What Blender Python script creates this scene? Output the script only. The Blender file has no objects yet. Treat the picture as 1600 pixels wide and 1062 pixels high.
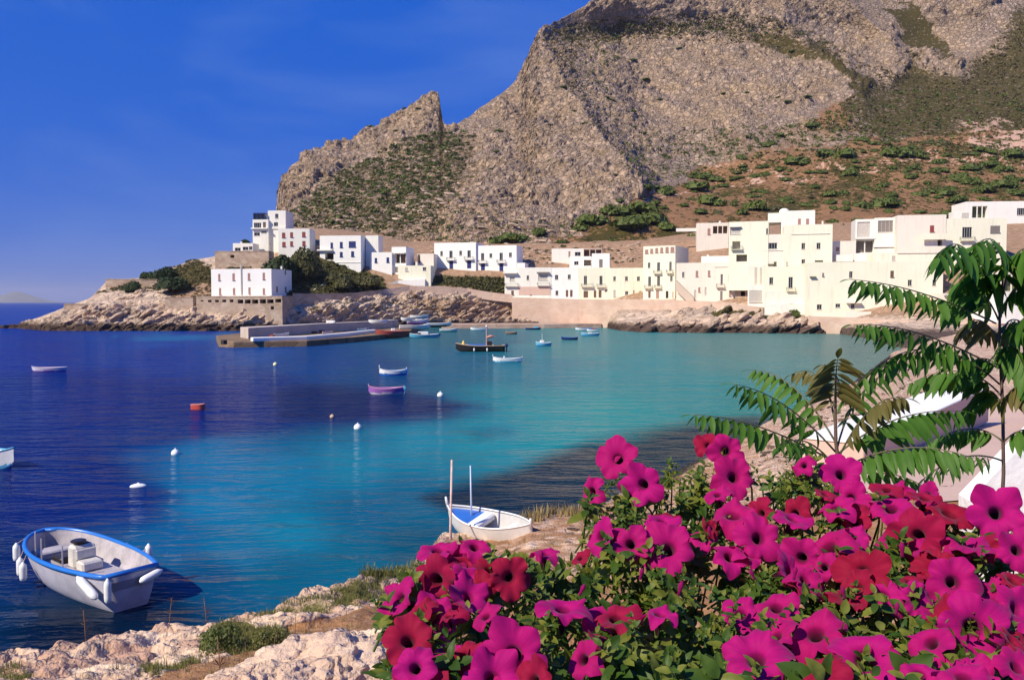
import bpy, bmesh, math, random
import numpy as np
from math import radians as R, sin, cos, pi
from mathutils import Vector, Matrix
rnd = random.Random(7); rng = np.random.default_rng(11)
S = bpy.context.scene; COL = S.collection

# ------------------------------------------------------------------ camera
FPX = 1333.33; CAMZ = 8.0; PITCH = math.atan(59/FPX)
cam = bpy.data.cameras.new('camera'); cam.lens = 30; cam.sensor_width = 36
cam.clip_start = 0.05; cam.clip_end = 60000
co = bpy.data.objects.new('camera', cam); COL.objects.link(co)
co.location = (0, 0, CAMZ); co.rotation_euler = (pi/2-PITCH, 0, 0); S.camera = co
# ------------------------------------------------------------------ sky, sun, exposure
SUN_EL, SUN_AZ = R(41), R(-130)          # azimuth of the sun measured from +Y towards +X
W = bpy.data.worlds.new('World'); S.world = W; W.use_nodes = True
nt = W.node_tree; nt.nodes.clear()
sky = nt.nodes.new('ShaderNodeTexSky'); sky.sky_type = 'NISHITA'; sky.sun_disc = False
sky.sun_elevation = SUN_EL; sky.sun_rotation = SUN_AZ
sky.air_density = 1.0; sky.dust_density = 0.3; sky.ozone_density = 6.0
hs = nt.nodes.new('ShaderNodeHueSaturation'); hs.inputs['Saturation'].default_value = 1.35
hs.inputs['Hue'].default_value = 0.515
bg = nt.nodes.new('ShaderNodeBackground'); bg.inputs[1].default_value = 0.078
out = nt.nodes.new('ShaderNodeOutputWorld')
gn = nt.nodes.new('ShaderNodeMixRGB'); gn.blend_type = 'MIX'; gn.inputs[0].default_value = .84; gn.inputs[2].default_value = (.05, 1.2, 6.9, 1)
tc = nt.nodes.new('ShaderNodeTexCoord'); cn = nt.nodes.new('ShaderNodeTexNoise'); cm = nt.nodes.new('ShaderNodeMapping')
cm.inputs['Scale'].default_value = (1.2, 1.2, 3.2); cn.inputs['Scale'].default_value = 2.1; cn.inputs['Detail'].default_value = 6; cn.inputs['Distortion'].default_value = .5
cr = nt.nodes.new('ShaderNodeMapRange'); cr.inputs[1].default_value = .48; cr.inputs[2].default_value = .85; cr.inputs[3].default_value = 0; cr.inputs[4].default_value = .34
cx = nt.nodes.new('ShaderNodeMixRGB'); cx.inputs[2].default_value = (3.2, 4.6, 8.0, 1)      # thin high cloud veil
for a, b in ((sky.outputs[0], hs.inputs['Color']), (hs.outputs[0], gn.inputs[1]), (tc.outputs['Generated'], cm.inputs[0]), (cm.outputs[0], cn.inputs[0]), (cn.outputs[0], cr.inputs[0]),
             (cr.outputs[0], cx.inputs[0]), (gn.outputs[0], cx.inputs[1]), (cx.outputs[0], bg.inputs[0]), (bg.outputs[0], out.inputs[0])): nt.links.new(a, b)
sl = bpy.data.lights.new('sun', 'SUN'); sl.energy = 5.0; sl.angle = R(0.5); sl.color = (1, 0.905, 0.73)
so = bpy.data.objects.new('sun', sl); COL.objects.link(so)
sd = Vector((sin(SUN_AZ)*cos(SUN_EL), cos(SUN_AZ)*cos(SUN_EL), sin(SUN_EL)))
so.rotation_euler = sd.to_track_quat('Z', 'Y').to_euler(); so.location = (-40, -40, 60)
vs = S.view_settings; vs.view_transform = 'Standard'; vs.look = 'None'; vs.exposure = 0.3; vs.gamma = 1
S.render.engine = 'CYCLES'; S.cycles.use_denoising = True; S.cycles.max_bounces = 8; S.cycles.transparent_max_bounces = 12
S.cycles.volume_bounces = 0; S.cycles.caustics_reflective = False; S.cycles.caustics_refractive = False

# ------------------------------------------------------------------ pixel <-> place
cT, sT = cos(PITCH), sin(PITCH)
def ray(x, y):
    dx = (np.asarray(x, float)-800)/FPX; dy = (531-np.asarray(y, float))/FPX
    Y = cT+dy*sT; Z = -sT+dy*cT
    return dx/Y, Z/Y
def P(x, y, Y):
    a, b = ray(x, y); return Vector((float(a)*Y, Y, CAMZ+float(b)*Y))
def PZ(x, y, z):
    a, b = ray(x, y); Y = (z-CAMZ)/float(b); return Vector((float(a)*Y, Y, z))

# ------------------------------------------------------------------ noise
def _h(i, j, k, s):
    n = (i*374761393+j*668265263+k*2147483647+s*1274126177) & 0xFFFFFFFF
    n = ((n ^ (n >> 13))*1274126177) & 0xFFFFFFFF
    n = ((n ^ (n >> 15))*2246822519) & 0xFFFFFFFF
    return ((n ^ (n >> 16)) & 0xFFFFFF)/float(0xFFFFFF)
def vnoise(p, s=0):
    p = np.asarray(p, float); i = np.floor(p).astype(np.int64); f = p-i; f = f*f*f*(f*(f*6-15)+10)
    r = 0
    for a in (0, 1):
        for b in (0, 1):
            for c in (0, 1):
                w = (f[..., 0] if a else 1-f[..., 0])*(f[..., 1] if b else 1-f[..., 1])*(f[..., 2] if c else 1-f[..., 2])
                r = r+w*_h(i[..., 0]+a, i[..., 1]+b, i[..., 2]+c, s)
    return r*2-1
def fbm(p, o=4, s=0, g=0.5):
    p = np.asarray(p, float); r = 0; a = 1; t = 0
    for k in range(o):
        r = r+a*vnoise(p*(2.03**k)+17.3*k, s+k); t += a; a *= g
    return r/t
def worley(p, s=0):
    p = np.asarray(p, float); i = np.floor(p).astype(np.int64)
    f1 = np.full(p.shape[:-1], 9.); f2 = f1.copy()
    for a in (-1, 0, 1):
        for b in (-1, 0, 1):
            for c in (-1, 0, 1):
                q = i+np.array([a, b, c])
                d = sum((q[..., k]+_h(q[..., 0], q[..., 1], q[..., 2], s+k*7)-p[..., k])**2 for k in range(3))
                f2 = np.where(d < f1, f1, np.minimum(f2, d)); f1 = np.minimum(f1, d)
    return np.sqrt(f1), np.sqrt(f2)
def smooth(a, b, x):
    t = np.clip((x-a)/(b-a), 0, 1); return t*t*(3-2*t)

# ------------------------------------------------------------------ mesh builder
class MB:
    def __init__(s): s.v = []; s.f = []; s.m = []; s.cm = 0
    def add(s, vs, fs):
        o = len(s.v); s.v += [tuple(v) for v in vs]
        for f in fs: s.f.append(tuple(i+o for i in f)); s.m.append(s.cm)
        return s
    def quad(s, a, b, c, d): return s.add([a, b, c, d], [(0, 1, 2, 3)])
    def box(s, x0, y0, z0, x1, y1, z1):
        return s.add([(x0, y0, z0), (x1, y0, z0), (x1, y1, z0), (x0, y1, z0), (x0, y0, z1), (x1, y0, z1), (x1, y1, z1), (x0, y1, z1)],
                     [(0, 3, 2, 1), (4, 5, 6, 7), (0, 1, 5, 4), (1, 2, 6, 5), (2, 3, 7, 6), (3, 0, 4, 7)])
    def bbox(s, x0, y0, z0, x1, y1, z1, b=0.02):      # box with chamfered edges
        bm = bmesh.new(); bmesh.ops.create_cube(bm, size=1)
        for v in bm.verts: v.co = ((x0+x1)/2+v.co.x*(x1-x0), (y0+y1)/2+v.co.y*(y1-y0), (z0+z1)/2+v.co.z*(z1-z0))
        bmesh.ops.bevel(bm, geom=bm.edges[:], offset=b, segments=1, affect='EDGES')
        bm.verts.index_update()
        s.add([v.co[:] for v in bm.verts], [[v.index for v in f.verts] for f in bm.faces]); bm.free(); return s
    def tube(s, pts, r, n=6, cap=True):
        pts = [Vector(p) for p in pts]; rs = r if isinstance(r, (list, tuple)) else [r]*len(pts)
        vs = []; up = None
        for i, p in enumerate(pts):
            t = (pts[min(i+1, len(pts)-1)]-pts[max(i-1, 0)]).normalized()
            if up is None: up = t.orthogonal().normalized()
            up = (up-t*up.dot(t)); up = up.normalized() if up.length > 1e-6 else t.orthogonal().normalized()
            w = t.cross(up)
            for k in range(n):
                a = 2*pi*k/n; vs.append(p+(up*cos(a)+w*sin(a))*rs[i])
        fs = []
        for i in range(len(pts)-1):
            for k in range(n): fs.append((i*n+k, i*n+(k+1) % n, (i+1)*n+(k+1) % n, (i+1)*n+k))
        if cap: fs += [tuple(range(n))[::-1], tuple(range((len(pts)-1)*n, len(pts)*n))]
        return s.add(vs, fs)
    def lathe(s, prof, n=12, c=(0, 0, 0)):      # prof: (r,z)
        vs = [(c[0]+r*cos(2*pi*k/n), c[1]+r*sin(2*pi*k/n), c[2]+z) for r, z in prof for k in range(n)]
        fs = [(i*n+k, i*n+(k+1) % n, (i+1)*n+(k+1) % n, (i+1)*n+k) for i in range(len(prof)-1) for k in range(n)]
        fs += [tuple(range(n))[::-1], tuple(range((len(prof)-1)*n, len(prof)*n))]
        return s.add(vs, fs)
    def prism(s, poly, z0, z1):
        n = len(poly)
        return s.add([(x, y, z0) for x, y in poly]+[(x, y, z1) for x, y in poly],
                     [tuple(range(n))[::-1], tuple(range(n, 2*n))]+[(i, (i+1) % n, n+(i+1) % n, n+i) for i in range(n)])
    def mesh(s, name, mats, sm=False):
        me = bpy.data.meshes.new(name); me.from_pydata(s.v, [], s.f)
        for m in (mats if isinstance(mats, (list, tuple)) else [mats]): me.materials.append(m)
        if any(s.m): me.polygons.foreach_set('material_index', s.m)
        if sm: me.shade_smooth()
        me.update(); return me
    def build(s, name, mats, parent=None, sm=False):
        return link(name, s.mesh(name, mats, sm), parent)
def link(name, me, parent=None, M=None):
    o = bpy.data.objects.new(name, me); COL.objects.link(o)
    if parent: o.parent = parent
    if M is not None: o.matrix_local = M
    return o
def tag(o, label=None, cat=None, group=None, kind=None):
    if label: o['label'] = label
    if cat: o['category'] = cat
    if group: o['group'] = group
    if kind: o['kind'] = kind
    return o
def empty(name, loc, rz=0, **k):
    o = bpy.data.objects.new(name, None); COL.objects.link(o); o.location = loc; o.rotation_euler = (0, 0, rz)
    o.empty_display_size = 0.1; return tag(o, **k)
def npmesh(name, V, F, mats, sm=True):
    me = bpy.data.meshes.new(name); V = np.asarray(V, np.float32).reshape(-1, 3); F = np.asarray(F, np.int32)
    k = F.shape[1]; me.vertices.add(len(V)); me.vertices.foreach_set('co', V.ravel())
    me.loops.add(F.size); me.loops.foreach_set('vertex_index', F.ravel())
    me.polygons.add(len(F)); me.polygons.foreach_set('loop_start', np.arange(0, F.size, k, dtype=np.int32))
    me.polygons.foreach_set('use_smooth', np.full(len(F), sm))
    for m in (mats if isinstance(mats, (list, tuple)) else [mats]): me.materials.append(m)
    me.update(calc_edges=True); me.validate(); return me
def grid_faces(nr, nc):
    i = np.arange(nr-1)[:, None]*nc+np.arange(nc-1)[None]
    return np.stack([i, i+1, i+nc+1, i+nc], -1).reshape(-1, 4)
def attr(me, name, C):
    C = np.asarray(C, np.float32).reshape(-1, C.shape[-1])
    if C.shape[1] == 3: C = np.concatenate([C, np.ones((len(C), 1), np.float32)], 1)
    a = me.color_attributes.new(name, 'FLOAT_COLOR', 'POINT'); a.data.foreach_set('color', C.ravel())

# ------------------------------------------------------------------ materials
def lin(r, g, b):
    return tuple((c/255/12.92 if c/255 <= .04045 else ((c/255+.055)/1.055)**2.4) for c in (r, g, b))
class NT:
    def __init__(s, name):
        s.mat = bpy.data.materials.new(name); s.mat.use_nodes = True; s.t = s.mat.node_tree; s.t.nodes.clear()
        s.o = s.t.nodes.new('ShaderNodeOutputMaterial')
    def n(s, ty, ins=None, **kw):
        nd = s.t.nodes.new('ShaderNode'+ty)
        for k, v in kw.items(): setattr(nd, k, v)
        for k, v in (ins or {}).items():
            if hasattr(v, 'is_linked') or isinstance(v, bpy.types.NodeSocket): s.t.links.new(v, nd.inputs[k])
            else:
                if isinstance(v, tuple) and len(v) == 3 and nd.inputs[k].type == 'RGBA': v = v+(1,)
                nd.inputs[k].default_value = v
        return nd
    def pos(s, obj=False): return s.n('TexCoord').outputs['Object'] if obj else s.n('NewGeometry').outputs['Position']
    def noise(s, vec, scale, detail=4, rough=0.55, dist=0):
        return s.n('TexNoise', {'Vector': vec, 'Scale': scale, 'Detail': detail, 'Roughness': rough, 'Distortion': dist}).outputs[0]
    def ramp(s, fac, stops):
        r = s.n('ValToRGB', {'Fac': fac}); e = r.color_ramp.elements
        while len(e) < len(stops): e.new(0.5)
        for q, (p, c) in zip(e, stops): q.position = p; q.color = (tuple(c)+(1,) if isinstance(c, tuple) else (c, c, c, 1))
        return r.outputs[0]
    def mix(s, f, a, b, mode='MIX'):
        m = s.n('MixRGB', {'Fac': f, 'Color1': a, 'Color2': b}); m.blend_type = mode; return m.outputs[0]
    def math(s, op, a, b=0.0): return s.n('Math', {0: a, 1: b}, operation=op).outputs[0]
    def map(s, vec, sc=(1, 1, 1), rot=(0, 0, 0)): return s.n('Mapping', {'Vector': vec, 'Scale': sc, 'Rotation': rot}).outputs[0]
    def attr(s, name): return s.n('Attribute', attribute_name=name)
    def bump(s, h, st=0.5, d=0.1, nrm=None):
        i = {'Height': h, 'Strength': st, 'Distance': d}
        if nrm is not None: i['Normal'] = nrm
        return s.n('Bump', i).outputs[0]
    def bsdf(s, col, rough=0.8, nrm=None, **kw):
        i = {'Base Color': col, 'Roughness': rough}
        if nrm is not None: i['Normal'] = nrm
        for k, v in kw.items(): i[k.replace('_', ' ')] = v
        b = s.n('BsdfPrincipled', i); s.t.links.new(b.outputs[0], s.o.inputs[0]); return b
_mc = {}
def paint(c, rough=0.5, var=0.15, sc=3.0, bump=0.0, spec=0.5, obj=True):
    """painted / plain surface with mottling and faint dirt"""
    key = (c, rough, var, sc, bump, spec)
    if key in _mc: return _mc[key]
    t = NT('paint'); v = t.pos(obj); a = t.noise(v, sc, 5); b = t.noise(v, sc*7, 3)
    c2 = tuple(x*(1-var) for x in c); c3 = tuple(min(1, x*(1+var*.3)) for x in c)
    k = t.ramp(t.math('ADD', t.math('MULTIPLY', a, .7), t.math('MULTIPLY', b, .3)), [(.35, c2), (.6, c3)])
    t.bsdf(k, rough, t.bump(b, bump, .02) if bump else None, Specular_IOR_Level=spec); _mc[key] = t.mat; return t.mat
def plaster(c, dirt=(.42, .33, .25), amt=.35):
    key = ('pl', c, amt)
    if key in _mc: return _mc[key]
    t = NT('plaster'); v = t.pos()
    a = t.noise(v, .22, 5); st = t.noise(t.map(v, (1.3, 1.3, .12)), 1.0, 5, .65); f = t.noise(v, 5, 4)
    k = t.mix(t.ramp(a, [(.35, 0.), (.75, .55)]), c, tuple(x*.88 for x in c))
    k = t.mix(t.math('MULTIPLY', t.ramp(st, [(.52, 0.), (.8, 1.)]), amt), k, dirt)
    k = t.mix(t.math('MULTIPLY', t.ramp(f, [(.5, 0.), (.8, 1.)]), .12), k, dirt)
    t.bsdf(k, .9, t.bump(f, .35, .05), Specular_IOR_Level=.2); _mc[key] = t.mat; return t.mat
def masonry(c, c2, sc=.8, cell=.3):
    t = NT('masonry'); v = t.pos()
    vo = t.n('TexVoronoi', {'Vector': t.map(v, (1, 1, 1.6)), 'Scale': sc}); vd = t.n('TexVoronoi', {'Vector': t.map(v, (1, 1, 1.6)), 'Scale': sc}, feature='DISTANCE_TO_EDGE')
    a = t.noise(v, .3, 5); f = t.noise(v, 6, 4)
    k = t.mix(t.ramp(a, [(.35, 0.), (.65, 1.)]), c, c2)
    k = t.mix(cell, k, t.n('SeparateColor', {0: vo.outputs['Color']}).outputs[0], 'SOFT_LIGHT')
    k = t.mix(t.math('MULTIPLY', t.ramp(f, [(.5, 0.), (.75, 1.)]), .3), k, tuple(x*.6 for x in c))
    h = t.math('ADD', t.ramp(vd.outputs['Distance'], [(0, 0.), (.1, 1.)]), t.math('MULTIPLY', f, .6))
    t.bsdf(k, .95, t.bump(h, .5, .06), Specular_IOR_Level=.15); return t.mat
WHITE = plaster((.82, .79, .70)); CREAM = plaster((.82, .79, .62)); PINKW = plaster((.79, .72, .61))
PUREW = plaster((.86, .84, .78), amt=.2); BEIGE = plaster((.56, .45, .36)); PINKB = plaster((.62, .44, .36))
TAN = masonry((.47, .36, .27), (.40, .29, .21)); PINKSTONE = masonry((.62, .46, .36), (.55, .39, .30), .5, .1)
CONC = masonry((.56, .47, .41), (.46, .39, .34), .25, .1)
GLASS = paint((.02, .025, .03), .08, .2); DARK = paint((.03, .025, .022), .8); BROWN = paint((.16, .09, .06), .7)
BLUE = paint((.015, .03, .16), .5); RED = paint((.30, .06, .05), .6); TEAL = paint((.03, .12, .16), .5)
GREYP = paint((.22, .19, .17), .7); LILAC = paint((.28, .26, .33), .6); FRAME = paint((.55, .5, .44), .6)
ROSE = paint((.42, .24, .2), .8); IRON = paint((.06, .05, .05), .6); OLIVE = paint((.1, .11, .05), .7)
# ------------------------------------------------------------------ water
def mat_water():
    t = NT('sea_water'); v = t.pos(); c = t.attr('wcol').outputs['Color']
    v1 = t.map(v, (.35, 1.0, 1), (0, 0, R(-14)))
    w1 = t.noise(v1, .55, 3, .55, .6); w2 = t.noise(v1, 2.3, 3, .6, .4); w3 = t.noise(t.map(v, (.5, 1, 1), (0, 0, R(12))), .16, 2)
    h = t.math('ADD', t.math('ADD', t.math('MULTIPLY', w1, 1.0), t.math('MULTIPLY', w2, .24)), t.math('MULTIPLY', w3, 1.0))
    nr = t.bump(h, 1.0, .42)
    big = t.noise(t.map(v, (.5, 1, 1)), .05, 4)
    col = t.mix(t.ramp(big, [(.3, .25), (.7, 0.)]), c, t.mix(1, c, (.62, .66, .75), 'MULTIPLY'))
    rip = t.ramp(w1, [(.3, 0.), (.7, 1.)])
    col = t.mix(t.math('MULTIPLY', rip, .15), col, t.mix(1, col, (.55, .6, .7), 'MULTIPLY'))
    d = t.n('BsdfDiffuse', {'Color': col, 'Normal': t.bump(h, .6, .3)})
    g = t.n('BsdfGlossy', {'Color': (.9, .95, 1.), 'Roughness': .10, 'Normal': nr})
    fr = t.n('Fresnel', {'IOR': 1.33, 'Normal': nr}).outputs[0]
    f = t.math('MINIMUM', t.math('MULTIPLY', fr, .42), .32)
    m = t.n('MixShader', {0: f, 1: d.outputs[0], 2: g.outputs[0]})
    t.t.links.new(m.outputs[0], t.o.inputs[0]); return t.mat
# colour of the sea bed and depth, plus painted grey shore reflection, sampled where the photograph shows it and laid on the water plane
WC = [(20,480,15,45,140),(300,500,14,45,135),(20,560,12,28,118),(120,620,12,26,112),(250,560,14,42,125),(50,700,11,24,100),(40,790,16,14,84),
 (160,740,10,26,95),(235,700,18,70,128),(200,800,12,44,110),(330,720,22,100,148),(330,790,22,104,150),(450,740,18,104,145),(450,830,20,110,146),(360,860,18,96,138),(560,720,18,112,146),
 (650,690,18,116,146),(750,680,20,122,144),(850,660,22,126,140),(950,640,24,128,138),(1080,610,26,122,134),(1150,640,26,118,124),(1000,580,40,122,136),
 (850,580,36,108,130),(700,560,36,88,122),(480,565,24,58,120),(600,590,22,60,112),(400,530,26,66,138),(250,525,22,62,145),(900,540,60,118,128),(1150,540,80,118,122),(1350,550,86,112,112),
 (700,530,56,92,112),(330,640,10,28,100),(420,640,12,34,92),(560,640,14,36,86),(640,640,18,48,92),(400,600,14,38,105),
 (560,800,14,84,122),(640,770,14,84,120),(420,900,14,84,118),(550,870,14,88,120),(300,900,12,66,108),(200,960,6,22,50),(100,1000,5,16,40),(250,850,18,82,132),(60,880,9,22,80),(640,850,12,72,102)]
def build_water():
    xs = np.concatenate([[-14000, -7000, -3500, -1800], np.arange(-900, 2600, 9), [3400, 5200, 9000, 15000]]).astype(float)
    ys = np.concatenate([472+np.geomspace(.56, 20, 28), np.arange(494, 760, 4.5), np.arange(760, 1300, 9), [1400, 1600, 2000, 3200, 6000]])
    X, Yp = np.meshgrid(xs, ys); a, b = ray(X, Yp); D = -CAMZ/np.minimum(b, -1e-6)
    V = np.stack([a*D, D, np.zeros_like(D)], -1)
    wx = X+fbm(np.stack([V[..., 0]*.09, V[..., 1]*.09, 0*D], -1), 4)*45; wy = Yp+fbm(np.stack([V[..., 0]*.09+40, V[..., 1]*.09, 0*D], -1), 4)*14
    num = 0; den = 0
    for (px, py, r, g, bl) in WC:
        k = 1/(((wx-px)/1.7)**2+((wy-py)*1.15)**2+200)**1.7
        num = num+k[..., None]*np.array(lin(r, g, bl)); den = den+k
    C = num/den[..., None]
    def patch(poly, col, soft, amt=1.0):
        nonlocal C
        d = sdist(poly, wx, wy); k = smooth(soft, -soft, d)*amt
        C = C*(1-k[..., None])+np.array(lin(*col))*k[..., None]
    patch([(-300,590),(120,585),(330,600),(560,618),(700,628),(770,638),(640,662),(430,668),(300,690),(200,720),(60,740),(250,760),(290,782),(200,800),(110,830),(-300,850)], (11,26,98), 14, .8)
    patch([(420,612),(600,608),(740,632),(700,650),(560,660),(430,655)], (12,27,72), 10, .75)
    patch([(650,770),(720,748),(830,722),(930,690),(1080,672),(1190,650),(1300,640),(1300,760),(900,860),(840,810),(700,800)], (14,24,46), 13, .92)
    patch([(700,675),(760,670),(800,680),(740,690)], (16,80,112), 6, .5)
    patch([(150,527),(420,522),(480,528),(300,533)], (30,110,160), 4, .6)
    me = npmesh('water', V, grid_faces(len(ys), len(xs))[:, ::-1], mat_water()); attr(me, 'wcol', np.stack([C[..., 0]*(.55+.4*smooth(660, 540, Yp)*smooth(700, 950, X)), C[..., 1]*1.1, C[..., 2]*.9], -1))  # red raised towards the far right, painting the shore's grey reflection into the colour
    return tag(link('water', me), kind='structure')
def sdist(poly, x, y):
    """signed distance (negative inside) to a polygon, vectorised"""
    x = np.asarray(x, float); y = np.asarray(y, float); d = np.full(x.shape, 1e9); ins = np.zeros(x.shape, bool); n = len(poly)
    for i in range(n):
        (x0, y0), (x1, y1) = poly[i], poly[(i+1) % n]
        ex, ey = x1-x0, y1-y0; t = np.clip(((x-x0)*ex+(y-y0)*ey)/(ex*ex+ey*ey+1e-9), 0, 1)
        d = np.minimum(d, (x-x0-t*ex)**2+(y-y0-t*ey)**2)
        c = ((y0 > y) != (y1 > y)) & (x < (x1-x0)*(y-y0)/((y1-y0) if y1 != y0 else 1e-9)+x0); ins ^= c
    return np.where(ins, -1, 1)*np.sqrt(d)
build_water()

# ------------------------------------------------------------------ land: sheets laid between guide lines
class Land:
    """guides: list of [(x,y,Y),...] from the near edge to the far edge; columns run away from the camera"""
    def __init__(s, guides, xs, rows, straight=True):
        s.xs = np.asarray(xs, float); ky = []; kY = []
        for g in guides:
            g = sorted(g); gx = [q[0] for q in g]
            ky.append(np.interp(s.xs, gx, [q[1] for q in g])); kY.append(np.interp(s.xs, gx, [q[2] for q in g]))
        ky = np.array(ky); kY = np.array(kY); T = []
        for b, n in enumerate(rows): T += [b+i/n for i in range(n)]
        T.append(len(rows)); T = np.array(T); i = np.minimum(T.astype(int), len(rows)-1); f = (T-i)[:, None]
        s.PY = ky[i]*(1-f)+ky[i+1]*f; s.D = kY[i]*(1-f)+kY[i+1]*f; s.PX = np.broadcast_to(s.xs, s.PY.shape); s.T = T
        if straight:                       # straight between guides in the world, not in the picture
            a, b = ray(np.broadcast_to(s.xs, ky.shape), ky); kz = CAMZ+b*kY
            z = kz[i]*(1-f)+kz[i+1]*f; g = (z-CAMZ)/s.D; s.PY = 531-FPX*(sT+g*cT)/(cT-g*sT)
        s.wld()
    def wld(s):
        a, b = ray(s.PX, s.PY); s.V = np.stack([a*s.D, s.D, CAMZ+b*s.D], -1)
    def at(s, x, y, tmax=None):
        """point of the finished land seen at photograph pixel (x,y)"""
        j = int(np.clip(np.searchsorted(s.xs, x), 1, len(s.xs)-1)); j = j if abs(s.xs[j]-x) < abs(s.xs[j-1]-x) else j-1
        m = s.T <= (tmax if tmax else s.T[-1]); py = s.PY[m, j]; k = int(np.argmin(np.abs(py-y)))
        v = s.V[m, j][k]; return Vector(v)
    def build(s, name, mat, zone):
        me = npmesh(name, s.V, grid_faces(*s.PY.shape), mat); attr(me, 'zone', zone)
        s.ob = tag(link(name, me), kind='structure'); return s.ob

def mat_land(name, rock, rock2, earth, grass, wet, blk=.4, bumpd=.5, cs=1.0, obj=False, crk=0.0, fine=0.0, wz=0.0):
    t = NT(name); v = t.pos(obj); z = t.n('SeparateColor', {0: t.attr('zone').outputs['Color']})
    n1 = t.noise(v, .05*cs, 6, .6); n2 = t.noise(v, .5*cs, 5, .6); n3 = t.noise(v, 3*cs, 4, .6)
    dv = t.n('TexNoise', {'Vector': v, 'Scale': blk*1.6, 'Detail': 3}).outputs['Color']; vd_ = t.n('VectorMath', {0: v, 1: t.n('VectorMath', {0: dv, 1: (1.1/blk,)*3}, operation='MULTIPLY').outputs[0]}, operation='ADD').outputs[0]
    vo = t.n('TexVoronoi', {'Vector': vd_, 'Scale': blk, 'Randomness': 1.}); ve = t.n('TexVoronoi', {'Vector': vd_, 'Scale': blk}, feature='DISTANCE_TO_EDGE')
    k = t.mix(t.ramp(n1, [(.4, 0.), (.62, 1.)]), rock, rock2)
    k = t.mix(.30, k, t.n('SeparateColor', {0: vo.outputs['Color']}).outputs[0], 'OVERLAY')
    k = t.mix(t.math('MULTIPLY', t.ramp(n2, [(.45, 0.), (.75, 1.)]), .5), k, tuple(x*.5 for x in rock))
    k = t.mix(t.math('MULTIPLY', t.ramp(n3, [(.4, 0.), (.7, 1.)]), .25), k, tuple(min(1, x*1.35) for x in rock))
    k = t.mix(t.math('MULTIPLY', t.ramp(ve.outputs['Distance'], [(0, 1.), (.09, 0.)]), crk), k, tuple(x*.35 for x in rock))  # weathered crack lines darkened in the colour, also standing in for crevice shadow
    e2 = t.mix(t.ramp(n2, [(.35, 0.), (.65, 1.)]), earth, tuple(x*.6 for x in earth))
    e2 = t.mix(t.math('MULTIPLY', t.ramp(n3, [(.5, 0.), (.7, 1.)]), .35), e2, rock2)
    ef = t.ramp(t.math('ADD', z.outputs[0], t.math('MULTIPLY', t.math('SUBTRACT', n2, .5), .9)), [(.4, 0.), (.6, 1.)])
    k = t.mix(ef, k, e2)
    g2 = t.mix(t.ramp(n3, [(.35, 0.), (.7, 1.)]), grass, tuple(x*.5 for x in grass))
    gf = t.ramp(t.math('ADD', z.outputs[1], t.math('MULTIPLY', t.math('SUBTRACT', n2, .5), 1.3)), [(.45, 0.), (.6, 1.)])
    k = t.mix(gf, k, g2)
    k = t.mix(t.ramp(z.outputs[2], [(.3, 0.), (.7, 1.)]), k, wet)
    if wz: k = t.mix(t.n('MapRange', {0: t.math('SUBTRACT', t.n('SeparateXYZ', {0: t.pos()}).outputs[2], t.math('MULTIPLY', n2, wz)), 1: wz*.15, 2: wz*.55, 3: .92, 4: 0.0}).outputs[0], k, wet)
    n4 = t.noise(v, 9*cs, 3, .6); h = t.math('ADD', t.math('MULTIPLY', n4, fine), t.math('ADD', t.math('MULTIPLY', t.ramp(ve.outputs['Distance'], [(0, 0.), (.18, 1.)]), t.math('SUBTRACT', 1.0, t.math('MAXIMUM', ef, gf))), t.math('ADD', t.math('MULTIPLY', n2, .8), t.math('MULTIPLY', n3, .35+fine))))
    t.bsdf(k, .95, t.bump(h, .8, bumpd), Specular_IOR_Level=.1); return t.mat

# ---- mountain
SKY = [(420,352,470),(430,330,470),(436,300,475),(442,280,480),(452,258,490),(462,250,495),(475,244,500),(490,238,505),(505,236,507),(525,226,512),(560,212,525),(585,196,530),(610,184,535),(640,168,540),(665,156,545),(683,150,548),(686,152,548),(689,172,530),(692,192,506),(697,197,500),(712,192,505),(735,176,522),(760,162,535),(785,141,552),(803,127,565),(815,110,575),(824,90,590),(833,66,600),(840,50,612),(848,42,620),(870,31,632),(900,14,650),(930,0,662),(1000,-38,700),(1100,-70,740),(1250,-100,780),(1400,-110,800),(1600,-100,820),(1800,-110,830)]
xsM = np.concatenate([np.arange(418, 700, 1.7), np.arange(700, 1004, 2.1), np.arange(1004, 1790, 2.6)])
gx = np.array([420, 800, 1200, 1800])
def gl(y, Y): return [(420, y, Y), (1800, y, Y)]
skx = [q[0] for q in SKY]; sky_y = np.interp(xsM, skx, [q[1] for q in SKY]); sky_D = np.interp(xsM, skx, [q[2] for q in SKY])
bY = [430, 410, 380, 340, 300, 250, 200, 150, 100, 50, 0, -120]; bD = [296, 306, 318, 345, 380, 432, 490, 540, 585, 630, 680, 800]
M = Land([[(x, 430, 296) for x in (420, 1800)], [(x, y, d) for x, y, d in zip(xsM, sky_y, sky_D)], [(x, y+60, d+260) for x, y, d in zip(xsM, sky_y, sky_D)]], xsM, [300, 8], False)
front = M.T <= 1
M.D = np.array(M.D); yy = M.PY[front]
baseD = np.interp(-yy, [-q for q in bY], bD)
crest = np.interp(-sky_y, [-q for q in bY], bD)
tt = (430-yy)/(430-sky_y[None])
baseD = baseD+(sky_D-crest)[None]*np.clip(tt, 0, 1)**1.5
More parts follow.
